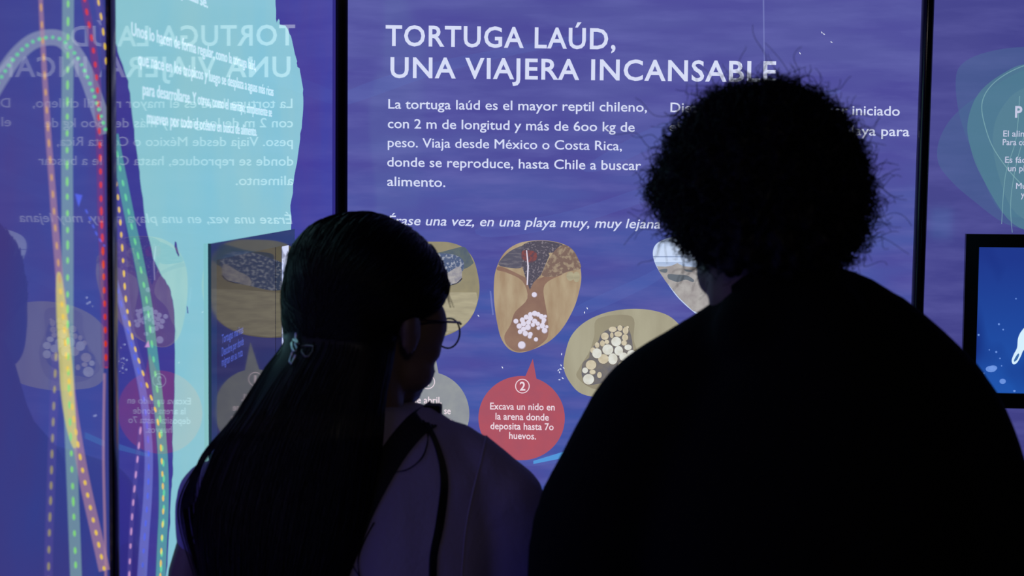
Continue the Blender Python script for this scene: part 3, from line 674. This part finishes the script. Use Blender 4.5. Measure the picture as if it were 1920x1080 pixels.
# left outline descends leftwards: inner side is to the right / below
pl_ = side(tee, outL, rad, 1676, Pm, +1) if False else None
def centre_side(o, radm, ppm, inner, PF, fwd=.05):
    """spheres tangent to the outline from inside; 'inner' is a pixel known to lie inside the body"""
    pts = []
    for i, p in enumerate(o):
        a = o[max(i - 1, 0)]; b = o[min(i + 1, len(o) - 1)]; dx, dy = b[0] - a[0], b[1] - a[1]; d = math.hypot(dx, dy)
        nx, ny = -dy / d, dx / d
        if nx * (inner[0] - p[0]) + ny * (inner[1] - p[1]) < 0: nx, ny = -nx, -ny
        t = i / (len(o) - 1); r = radm[i] + .002
        pts.append((PF(p[0] + nx * r * ppm, p[1] + ny * r * ppm, fwd * t * t), r))
    return pts
sl = centre_side(outL, rad, 1676, (1450, 1000), Pm); sr = centre_side(outR, rad, 1676, (1500, 1000), Pm)
tee.chain(sl); tee.chain(sr)
cxm = (sl[-1][0].x + sr[-1][0].x) / 2; 
rows = []
for z, xl, xr_, ry in ((.80, .17, .17, .125), (.95, .165, .165, .125), (1.1, .17, .17, .13), (1.2, .19, .19, .135), (1.3, .17, .19, .125), (1.38, .13, .15, .115), (1.43, .09, .10, .1), (1.455, .075, .075, .09), (1.475, .063, .055, .078)):
    rows.append(((cxm + .01 + (xr_ - xl) / 2, YM - .005, z), (xl + xr_) / 2, ry))
tee.loft(rows)
def fill(B, A1, A2, n=6, ry=.07):
    for (a, ra), (b, rb) in zip(A1, A2):
        B.cap(a, ra * .98, b, rb * .98)
for i in range(0, 11): 
    a, ra = sl[i]; b, rb = sr[i]; tee.cap(a, ra * .98, b, rb * .98)
tee.chain([(Pm(x, y, d_), .026) for x, y, d_ in ((1378, 592, -.02), (1405, 572, -.042), (1440, 560, -.05), (1485, 552, -.05), (1530, 547, -.045), (1566, 550, -.02))])
tee.chain([(Pm(x, y, -.05), .04) for x, y in ((1400, 620), (1480, 605), (1560, 600))])
def cotton(me, amp=.003, sc=9, seed=0):
    from mathutils import noise
    me.update(); 
    for v in me.vertices:
        k = noise.noise(Vector((v.co.x * sc, v.co.y * sc + seed, v.co.z * sc * .45)))
        v.co += v.normal * amp * k
to = tee.build('t_shirt', M_tee1, man, .009, 5, lambda me: cotton(me, .004, 10))
# body
bd = Blob(); head(bd, hc, Mh)
nk = Pm(1440, 560)
bd.chain([((hc.x, YM - .005, hc.z - .03), .06), ((nk.x - .012, YM + .005, nk.z), .056), ((nk.x + .01, YM + .02, nk.z - .09), .055)])
bd.loft([((cxm, YM, z), rx, ry) for z, rx, ry in ((.80, .15, .1), (1.0, .14, .1), (1.2, .15, .1), (1.32, .16, .095), (1.4, .1, .07))])
arm_end = []
for pts, s_ in ((sl, -1), (sr, 1)):
    elbow = pts[-1][0] + Vector((s_ * .0, .02, -.06)); elbow.z = max(elbow.z, 1.02)
    sh = pts[6][0]
    wr_ = Vector((cxm + s_ * .07, YM + .30, 1.10))
    bd.chain([(sh, .05), (elbow, .042), (elbow.lerp(wr_, .35), .043), (wr_, .027)])
    d = (wr_ - elbow).normalized(); hand(bd, wr_, d + Vector((-s_ * .2, .4, .1)), (-s_ * .6, 0, .6), -1 if s_ > 0 else 1)
legs(bd, (cxm, YM), .075, .052, .036, .09)
for s_ in (-1, 1): bd.chain([((cxm + s_ * .105, YM - .01, .09), .036), ((cxm + s_ * .105, YM + .1, .035), .028)])
bd.build('body', M_skin, man, .005, 3)
eyes(hc, Mh, man, M_ew, M_ei)
tr = Blob(); tr.loft([((cxm, YM, z), rx, ry) for z, rx, ry in ((.76, .165, .115), (.86, .172, .12), (.94, .158, .112))]); legs(tr, (cxm, YM), .092, .075, .065, .088, .82)
tr.build('trousers', M_jean, man, .01, 3)
for s_ in (-1, 1): shoe((cxm + s_ * .105, YM), man, M_shoe)
# collar: a ribbed band round the neck
def torus(c, R, r, tilt, name, m, par, sy=1.0):
    V = []; N, K = 40, 8
    Mt = Matrix.Rotation(tilt[0], 3, 'X') @ Matrix.Rotation(tilt[1], 3, 'Y')
    for i in range(N):
        for j in range(K):
            a, b = 2 * PI * i / N, 2 * PI * j / K
            V.append(Vector(c) + Mt @ Vector(((R + r * math.cos(b)) * math.cos(a), (R + r * math.cos(b)) * math.sin(a) * sy, r * 1.8 * math.sin(b))))
    return mesh_obj(name, V, [[i * K + j, ((i + 1) % N) * K + j, ((i + 1) % N) * K + (j + 1) % K, i * K + (j + 1) % K] for i in range(N) for j in range(K)], m, par, True)
cc = Pm(1466, 535)
torus((cc.x, YM - .0, cc.z - .004), .068, .006, (-.32, -.14), 'collar', M_tee1, man)
# curly hair, radius taken from the outline seen in the photograph
HO = [(1500, 150), (1540, 168), (1590, 212), (1618, 258), (1636, 310), (1646, 360), (1646, 395), (1632, 442), (1606, 490), (1585, 512), (1520, 530), (1440, 530), (1370, 520), (1306, 503), (1260, 458), (1232, 425), (1215, 388), (1205, 345), (1216, 325), (1236, 288), (1262, 240), (1290, 205), (1338, 168), (1392, 150), (1440, 144)]
cpx = (1430, 338); hcen = Pm(*cpx); hcen.y = YM + .0
ang = []; rd = []
for x, y in HO:
    q = Pm(x, y) - hcen; ang.append(math.atan2(q.z, q.x)); rd.append(math.hypot(q.x, q.z))
o_ = np.argsort(ang); ang = np.array(ang)[o_]; rd = np.array(rd)[o_]
def Rth(t): return np.interp(t, np.concatenate([ang - 2 * PI, ang, ang + 2 * PI]), np.tile(rd, 3))
def hair_r(D, ry=.125):
    s_ = np.hypot(D[:, 0], D[:, 2]); t = np.arctan2(D[:, 2], D[:, 0])
    return 1 / np.sqrt((s_ / Rth(t)) ** 2 + (D[:, 1] / ry) ** 2)
bmh = bmesh.new(); bmesh.ops.create_icosphere(bmh, subdivisions=6, radius=1)
D = np.array([v.co[:] for v in bmh.verts]); D /= np.linalg.norm(D, axis=1, keepdims=True)
from mathutils import noise as mn
def clump(Dv): return np.array([1 + .045 * mn.noise(Vector(d) * 5.0) + .05 * mn.noise(Vector(d) * 11 + Vector((3, 1, 7))) for d in Dv]) * .985
rr = hair_r(D) * clump(D)
nb = Vector((-.02, -.55, -.83)).normalized()
for v, d, r in zip(bmh.verts, D, rr):
    k = mn.noise(Vector(d) * 7) * .07 + mn.noise(Vector(d) * 17) * .07
    face = max(0, min(1, (Vector(d).dot(Mh @ Vector((0, .93, -.36))) - .62) / .2))     # open at the face
    v.co = hcen + Vector(d) * float(r) * (.9 + k + .16 * max(0, Vector(d).dot(nb) - .75) * 4) * (1 - .42 * face)
meh = bpy.data.meshes.new('hair'); bmh.to_mesh(meh); bmh.free(); meh.materials.append(M_hair1); meh.polygons.foreach_set('use_smooth', [True] * len(meh.polygons))
ho = bpy.data.objects.new('hair', meh); C.objects.link(ho); parent(ho, man)
NC, K = 5200, 26
D = rng.normal(size=(NC * 2, 3)); D /= np.linalg.norm(D, axis=1, keepdims=True)
fd = np.array(Mh @ Vector((0, .93, -.36))); D = D[(D @ fd) < .62][:NC]; NC = len(D)
hc_ = clump(D); hc_ = 1 + (hc_ - 1) * 1.6; r0 = hair_r(D) * .82 * hc_; ln = hair_r(D) * rng.uniform(.06, .16, NC) * (1 + .3 * (rng.random(NC) > .93))
t = np.linspace(0, 1, K)[None, :, None]
U = np.cross(D, rng.normal(size=(NC, 3))); U /= np.linalg.norm(U, axis=1, keepdims=True); W = np.cross(D, U)
cr = rng.uniform(.003, .0095, NC)[:, None, None]; turns = rng.uniform(1.2, 3.2, NC)[:, None, None]; ph = rng.uniform(0, 6.28, NC)[:, None, None]
bend = rng.normal(size=(NC, 3)) * .02; bend[:, 2] -= .004
paths = np.array(hcen)[None, None, :] + D[:, None, :] * (r0[:, None, None] + ln[:, None, None] * t) + cr * np.sqrt(t) * (np.cos(turns * 6.28 * t + ph) * U[:, None, :] + np.sin(turns * 6.28 * t + ph) * W[:, None, :]) + bend[:, None, :] * t ** 2
half = rng.random(NC) < .6
lt = t * turns * 6.28 * .8 + ph; drift = rng.uniform(-.025, .025, NC)[:, None, None]; c2_ = cr * 1.0
loops = np.array(hcen)[None, None, :] + D[:, None, :] * (r0[:, None, None] + ln[:, None, None] * .75 * np.sqrt(t) + c2_ * (1 - np.cos(lt))) + U[:, None, :] * (c2_ * np.sin(lt) + drift * t) + W[:, None, :] * drift * .5 * t
paths = np.where(half[:, None, None], loops, paths)
tubes('curls', paths, .00065, M_hair1, ho)
# stray looser curls on the right side
st_ = []
for (x0, y0_), (x1, y1_) in (((1610, 395), (1668, 372)), ((1600, 440), (1648, 408)), ((1600, 470), (1640, 452)), ((1380, 175), (1402, 146)), ((1240, 410), (1214, 360)), ((1236, 330), (1208, 366)), ((1585, 500), (1612, 478)), ((1300, 215), (1262, 215)), ((1280, 460), (1300, 488))):
    for j in range(5):
        A = np.array(Pm(x0, y0_)); Bq = np.array(Pm(x1 + random.uniform(-8, 4), y1_ + random.uniform(-7, 7))); tt = np.linspace(0, 1, K)[:, None]
        st_.append(A + (Bq - A) * tt + np.array([.3, 0, 1]) * .006 * np.sin(tt * PI * random.uniform(1, 2.6)) * random.choice((-1, 1)))
tubes('stray_curls', np.array(st_), .0007, M_hair1, ho)

# ---------------------------------------------------------------- the woman
YW = zat(2.18); PPW = 1422
def Pw(px, py, dy=0): return P(px, py, YW + dy)
base = Pw(690, 800); wom = empty('person', (base.x, YW, 0))
tag(wom, 'person with long straight black hair, hair clip, glasses and lilac t-shirt', 'person', 'visitors reading the panel')
wc = Pw(703, 603); wc = Vector((wc.x, YW + .02, wc.z))
Mw = Matrix.Rotation(-.72, 3, 'Z') @ Matrix.Rotation(-.15, 3, 'X')
oR = [(775, 775), (805, 778), (832, 784), (880, 795), (915, 812), (945, 832), (966, 852), (996, 876), (1018, 896), (1030, 930), (1038, 970), (1046, 1020), (1055, 1080), (1060, 1160)]
oL = [(600, 790), (560, 800), (520, 812), (480, 828), (440, 842), (405, 855), (375, 868), (350, 888), (333, 915), (326, 945), (326, 985), (332, 1030), (348, 1080), (362, 1160)]
rw = [.02, .026, .03, .036, .042, .048, .052, .054, .056, .058, .058, .058, .058, .058]
swr = centre_side(oR, rw, PPW, (700, 1060), Pw); swl = centre_side(oL, rw, PPW, (700, 1060), Pw)
tw = Blob(); tw.chain(swr); tw.chain(swl)
for i in range(0, 11):
    a, ra = swl[i]; b, rb = swr[i]; tw.cap(a, ra * .97, b, rb * .97)
cxw = (swl[-1][0].x + swr[-1][0].x) / 2 + .0
tw.loft([((cxw, YW, z), rx, ry) for z, rx, ry in ((.76, .185, .14), (.86, .185, .14), (.93, .168, .125), (1.0, .15, .1), (1.12, .165, .105), (1.2, .16, .1), (1.26, .12, .08), (1.29, .08, .06))])
two = tw.build('t_shirt', M_tee2, wom, .007, 4, lambda me: (cotton(me, .006, 11, 3), cotton(me, .0035, 26, 8)))
bw = Blob(); head(bw, wc, Mw)
nk = Pw(690, 770)
bw.chain([((wc.x - .015, YW, wc.z - .04), .052), ((nk.x, YW, nk.z), .048), ((nk.x - .005, YW, nk.z - .07), .06)])
bw.loft([((cxw, YW, z), rx, ry) for z, rx, ry in ((.78, .145, .09), (.95, .125, .085), (1.1, .14, .085), (1.2, .14, .085), (1.27, .08, .05))])
for pts, s_ in ((swl, -1), (swr, 1)):
    elbow = Vector(pts[-1][0]) + Vector((s_ * .02, .03, 0)); elbow.z = 1.0
    if s_ < 0: elbow = Pw(362, 1085, .02)
    sh = pts[8][0]; wr_ = Vector((cxw + s_ * .06, YW + .27, 1.08))
    bw.chain([(sh, .04), (elbow, .036), (elbow.lerp(wr_, .35), .036), (wr_, .022)])
    d = (wr_ - elbow).normalized(); hand(bw, wr_, d + Vector((-s_ * .2, .4, .1)), (-s_ * .6, 0, .6), -1 if s_ > 0 else 1)
legs(bw, (cxw, YW), .075, .05, .034, .08, .80)
for s_ in (-1, 1): bw.chain([((cxw + s_ * .095, YW - .01, .09), .034), ((cxw + s_ * .095, YW + .09, .033), .026)])
bw.build('body', M_skin2, wom, .005, 3)
eyes(wc, Mw, wom, M_ew, M_ei)
tr = Blob(); tr.loft([((cxw, YW, z), rx, ry) for z, rx, ry in ((.74, .165, .11), (.84, .168, .115), (.92, .145, .1))]); legs(tr, (cxw, YW), .088, .066, .055, .08, .80)
tr.build('trousers', M_jean, wom, .01, 3)
for s_ in (-1, 1): shoe((cxw + s_ * .095, YW), wom, M_shoe)

# hair: cap on the skull and a long fall over the back
hb = Blob()
cap_c = Pw(683, 537); 
HB = [(683, 399), (740, 416), (790, 447), (822, 484), (838, 530), (838, 552), (826, 574), (800, 592), (776, 606), (750, 640), (735, 690), (700, 715), (640, 720), (580, 715), (540, 690), (531, 640), (530, 590), (534, 520), (547, 465), (580, 425), (630, 403)]
aw = []; rwv = []
for x, y in HB:
    q = Pw(x, y) - cap_c; aw.append(math.atan2(q.z, q.x)); rwv.append(math.hypot(q.x, q.z))
o_ = np.argsort(aw); aw = np.array(aw)[o_]; rwv = np.array(rwv)[o_]
def Rw(t_): return np.interp(t_, np.concatenate([aw - 2 * PI, aw, aw + 2 * PI]), np.tile(rwv, 3))
def cap_r(Dv):
    s_ = np.hypot(Dv[:, 0], Dv[:, 2]); t_ = np.arctan2(Dv[:, 2], Dv[:, 0])
    ry = np.where(Dv[:, 1] < 0, .115, .115)
    return 1 / np.sqrt((s_ / Rw(t_)) ** 2 + (Dv[:, 1] / ry) ** 2)
V5, F5 = icos(5); V5 = V5 / np.linalg.norm(V5, axis=1, keepdims=True)
fw = np.array(Mw @ Vector((0, .85, -.53)))
fac = np.clip((V5 @ fw - .55) / .2, 0, 1)
cc_ = Vector((cap_c.x, YW + .012, cap_c.z))
hb.add(np.array(cc_) + V5 * (cap_r(V5) * (1 - .35 * fac))[:, None], F5)
rows_px = [(566, 610, 690), (585, 570, 722), (610, 546, 742), (650, 530, 740), (690, 500, 732), (730, 476, 722), (770, 452, 716), (810, 425, 712), (850, 405, 706), (900, 388, 698), (950, 374, 690), (1000, 372, 676), (1040, 378, 660), (1080, 385, 645), (1140, 400, 630), (1220, 430, 600), (1290, 470, 560)]
loftr = []
for y, xl, xr_ in rows_px:
    t_ = max(0, min(1, (y - 600) / 200)); dy = -.018 - .085 * t_ + .0016 * max(0, 610 - y)
    c = Pw((xl + xr_) / 2, y, dy); a = Pw(xl, y, dy); b = Pw(xr_, y, dy)
    loftr.append((c, (b.x - a.x) / 2, .03 if y > 1200 else (.06 - .012 * t_) * (1 - max(0, 610 - y) * .016)))
hb.loft(loftr, ex=2.2)
ho2 = hb.build('hair', M_hair2, wom, .006, 8)
# strands flowing over the fall and cap
Kp = 34; st2 = []
lc = np.array([list(r[0]) for r in loftr]); lrx = np.array([r[1] for r in loftr]); lry = np.array([r[2] for r in loftr]); li = np.arange(len(loftr))
for i in range(1500):
    ph_ = rng.uniform(PI, 2 * PI) if i % 3 else rng.choice([PI, 2 * PI]) + rng.normal() * .12
    s0 = rng.uniform(2.2, 11); s1 = min(16, s0 + rng.uniform(4, 12)); ss = np.linspace(s0, s1, Kp)
    cx_ = np.interp(ss, li, lc[:, 0]); cy_ = np.interp(ss, li, lc[:, 1]); cz_ = np.interp(ss, li, lc[:, 2]); rx_ = np.interp(ss, li, lrx); ry_ = np.interp(ss, li, lry)
    out = 1.0 + abs(rng.normal()) * .035 * np.linspace(0, 1, Kp) + .004; ph2 = ph_ + rng.normal() * .15 * np.linspace(0, 1, Kp)
    st2.append(np.stack([cx_ + rx_ * out * np.cos(ph2), cy_ + (ry_ * out + .001) * np.sin(ph2), cz_], 1))
# cap strands: from crown to the clip
clip = np.array(Pw(562, 655, -.11))
for i in range(900):
    t0 = rng.uniform(-.2, 3.4); d0 = np.array([math.cos(t0), rng.uniform(-1, .3), math.sin(t0)]); d0 /= np.linalg.norm(d0)
    d1 = clip - np.array(cc_); d1 = d1 / np.linalg.norm(d1) + rng.normal(size=3) * .12; d1 /= np.linalg.norm(d1)
    tt = np.linspace(0, 1, Kp)[:, None]; dd = d0 * (1 - tt) + d1 * tt; dd /= np.linalg.norm(dd, axis=1, keepdims=True)
    st2.append(np.array(cc_) + dd * (cap_r(dd) * (1.0 + abs(rng.normal()) * .008))[:, None])
tubes('strands', np.array(st2), .0007, M_hair2, ho2)
# light catching wisps at the left side of the fall
ws = []
for i in range(85):
    u = rng.random(); e_ = rng.normal() * 5; u2 = round(u * 3) / 3; e_ *= .75; p0 = (480 - 30 * u + e_, 740 + 40 * u); p1 = (384 - 6 * u2 + e_, 856 + 8 * u); p2 = (338 + 32 * u2 + e_, 955); p3 = (368 + 24 * u2 + e_, 1080)
    sp_ = smooth_pts([p0, p1, p2, p3], 9, False); sp_ = [sp_[int(round(j))] for j in np.linspace(0, len(sp_) - 1, Kp)]
    ws.append([list(Pw(x, y, -.10)) for x, y in sp_])
tubes('wisps', np.array(ws), .0008, M_hair2, ho2)

# things laid on the back of the t-shirt: found by ray casting on the cloth
bvh = BVHTree.FromPolygons([two.matrix_world @ v.co for v in two.data.vertices], [p.vertices[:] for p in two.data.polygons])
def on_shirt(px, py, lift):
    d = ray(px, py); h = bvh.ray_cast(CAM, d)
    if h[0] is None: return P(px, py, YW)
    return h[0] - d * lift
lk = []
for i in range(60):
    e = rng.normal() * 2.2
    q = smooth_pts([(800 + e, 792), (822 + e, 840), (834 + e * 1.4, 900), (826 + e * 1.6, 980), (814 + e * 1.5, 1040), (812 + e * 1.5, 1100)], 8, False)
    q = [q[int(round(j))] for j in np.linspace(0, len(q) - 1, Kp)]; lk.append([list(on_shirt(x, y, .003 + .001 * rng.random())) for x, y in q])
for pts in ([(800, 800), (802, 830), (790, 860), (765, 880), (740, 885)], [(690, 760), (700, 800), (690, 840), (680, 900)], [(700, 980), (680, 1020), (672, 1050), (675, 1090)], [(672, 960), (658, 1010), (662, 1060), (690, 1100)]):
    for j in range(3):
        q = smooth_pts([(x + rng.normal(), y) for x, y in pts], 10, False); q = [q[int(round(j_))] for j_ in np.linspace(0, len(q) - 1, Kp)]; lk.append([list(on_shirt(x, y, .003)) for x, y in q])
tubes('loose_lock', np.array(lk), .0009, M_hair2, ho2)
# fringe wisps in front of the forehead
fr = []
for x0, x1 in ((834, 846), (836, 850), (838, 852), (833, 844), (838, 845)):
    q = smooth_pts([(x0, 545), (x0 + (x1 - x0) * .4, 556), (x1, 577)], 12, False); q = [q[int(round(j))] for j in np.linspace(0, len(q) - 1, Kp)]
    fr.append([list(Pw(x, y, .03)) for x, y in q])
tubes('fringe_wisps', np.array(fr), .0006, M_hair2, ho2)

# shoulder seam of the sleeve
M_seam = mat('lilac_seam', (.4, .34, .52), .85)
sm = [on_shirt(x, y, .0012) for x, y in smooth_pts([(912, 818), (900, 870), (885, 930), (872, 1000), (865, 1090)], 8, False)]
o = tubes('sleeve_seam', np.array([[list(p) for p in sm]]), .0016, M_seam, wom, 6); del o['kind']

# glasses
def tube_path(name, pts, r, m, par, closed=False, sides=8):
    n = len(pts); V = []; Fc = []
    for i, p in enumerate(pts):
        p = Vector(p); a = Vector(pts[(i - 1) % n] if closed or i else pts[0]); b = Vector(pts[(i + 1) % n] if closed or i < n - 1 else pts[-1])
        T = (b - a).normalized(); U_ = T.cross(Vector((.12, .3, .95))).normalized(); W_ = T.cross(U_)
        for j in range(sides): V.append(p + (U_ * math.cos(2 * PI * j / sides) + W_ * math.sin(2 * PI * j / sides)) * r)
    for i in range(n if closed else n - 1):
        for j in range(sides): Fc.append([i * sides + j, i * sides + (j + 1) % sides, ((i + 1) % n) * sides + (j + 1) % sides, ((i + 1) % n) * sides + j])
    if not closed: Fc += [list(range(sides)), list(range((n - 1) * sides, n * sides))[::-1]]
    return mesh_obj(name, V, Fc, m, par, True)
M_gf = mat('dark_tortoise_frame', (.03, .012, .01), .25)
M_lens = mat('clear_lens', (1, 1, 1), .0, alpha=.06, spec=.5)
gl = empty('glasses', tuple(wc)); parent(gl, wom)
def W2(p): return Vector(wc) + Mw @ Vector(p)
for s_ in (1, -1):
    rim = []; ln_ = []
    for i in range(36):
        t_ = 2 * PI * i / 36
        rim.append(W2(((.034 + .0245 * math.cos(t_)) * s_, .103 - .12 * abs(.024 * math.cos(t_)), -.006 + .0205 * math.sin(t_))))
    rr_ = rim
    tube_path('rim', rr_, .0013, M_gf, gl, True)
    mesh_obj('lens', rr_, [list(range(36))], M_lens, gl)
    hp = W2((.0585 * s_, .100, .008))
    tube_path('temple', [hp, W2((.066 * s_, .09, .010)), W2((.074 * s_, .05, .008)), W2((.078 * s_, .0, .006)), W2((.077 * s_, -.02, -.008))], .0016, M_gf, gl)
tube_path('bridge', [W2((-.010, .104, .0)), W2((0, .109, .003)), W2((.010, .104, .0))], .0015, M_gf, gl)

# hair clip: two small jaws of bent metal bars
M_clip = mat('silver_clip', (.75, .8, .78), .3, metal=.9); M_clip2 = mat('dark_clip', (.2, .18, .18), .35, metal=.5)
bh = BVHTree.FromPolygons([v.co.copy() for v in ho2.data.vertices], [p.vertices[:] for p in ho2.data.polygons])
def on_hair(px, py, lift=.004):
    d = ray(px, py); h = bh.ray_cast(CAM, d)
    return (h[0] - d * lift) if h[0] is not None else P(px, py, YW - .1)
ck = empty('hair_clip', tuple(on_hair(556, 655))); parent(ck, wom)
Zc = lambda x, y: on_hair(520 + x / 10.8, 600 + y / 10.8, .006)
tube_path('clip_bar', [Zc(385, 270), Zc(375, 370), Zc(400, 420), Zc(420, 470)], .0022, M_clip, ck)
tube_path('clip_loop', [Zc(*p) for p in ((320, 400), (290, 470), (300, 560), (330, 630), (390, 640), (390, 560), (360, 490), (385, 440))], .0018, M_clip, ck, True)
tube_path('clip_bar', [Zc(*p) for p in ((310, 660), (275, 760), (250, 840), (290, 900), (330, 800), (370, 715))], .0018, M_clip, ck)
tube_path('clip_loop', [Zc(*p) for p in ((490, 650), (500, 530), (600, 520), (725, 530), (715, 640), (640, 740), (560, 740))], .0014, M_clip2, ck, True)

# shoulder strap of her bag, with its buckle; the bag itself hangs at her left hip
M_strap = mat('black_webbing', (.005, .005, .006), .8, bump=(400, .3))
bag = empty('shoulder_bag', (cxw - .17, YW - .02, .70))
tag(bag, 'black shoulder bag whose wide webbing strap crosses the lilac t-shirt', 'bag')
def ribbon(name, mid, wdir, half, th, m, par):
    V = []; Fc = []
    for (p, wv) in zip(mid, wdir):
        wv = wv.normalized(); nrm = Vector((0, -1, 0))
        for a_, b_ in ((-1, 1), (1, 1), (1, -1), (-1, -1)): V.append(p + wv * half * a_ + nrm * th * b_)
    for i in range(len(mid) - 1):
        for j in range(4): Fc.append([i * 4 + j, i * 4 + (j + 1) % 4, (i + 1) * 4 + (j + 1) % 4, (i + 1) * 4 + j])
    Fc += [[0, 1, 2, 3], [len(V) - 1, len(V) - 2, len(V) - 3, len(V) - 4]]
    return mesh_obj(name, V, Fc, m, par)
sp_ = smooth_pts([(806, 780), (778, 800), (740, 846), (705, 905), (675, 965), (650, 1030), (625, 1090), (590, 1160)], 6, False)
A1 = []; 
for i, (x, y) in enumerate(sp_):
    a = sp_[max(i - 1, 0)]; b = sp_[min(i + 1, len(sp_) - 1)]; dx, dy = b[0] - a[0], b[1] - a[1]; d = math.hypot(dx, dy); nx, ny = -dy / d * 23, dx / d * 23
    A1.append((on_shirt(x + nx, y + ny, .004), on_shirt(x - nx, y - ny, .004)))
over = [(Pw(812, 768, .03) , Pw(806, 790, .03))]
V = []; Fc = []
fr0 = A1[0]; 
A1 = [(fr0[0] + Vector((.004, .05, .0)), fr0[1] + Vector((.004, .05, .0)))] + A1
hipb = Vector((cxw - .15, YW - .125, .86))
A1 += [(hipb + Vector((0, 0, .06)) + Vector((-.016, 0, -.0)), hipb + Vector((.016, 0, .06))), (hipb + Vector((-.016, .02, -.05)), hipb + Vector((.016, .02, -.05)))]
for a, b in A1:
    n_ = Vector((0, -.0012, .0004)); V += [a + n_, b + n_, b - n_, a - n_]
for i in range(len(A1) - 1):
    for j in range(4): Fc.append([i * 4 + j, i * 4 + (j + 1) % 4, (i + 1) * 4 + (j + 1) % 4, (i + 1) * 4 + j])
mesh_obj('strap', V, Fc, M_strap, bag)
bk = Pw(811, 770, .0)
box('buckle', (bk.x - .0115, bk.y - .012, bk.z - .012), (bk.x + .0115, bk.y + .02, bk.z + .008), M_strap, bag, .003)
bb = box('pouch', (cxw - .25, YW - .20, .62), (cxw - .06, YW - .125, .84), M_strap, bag, .02)
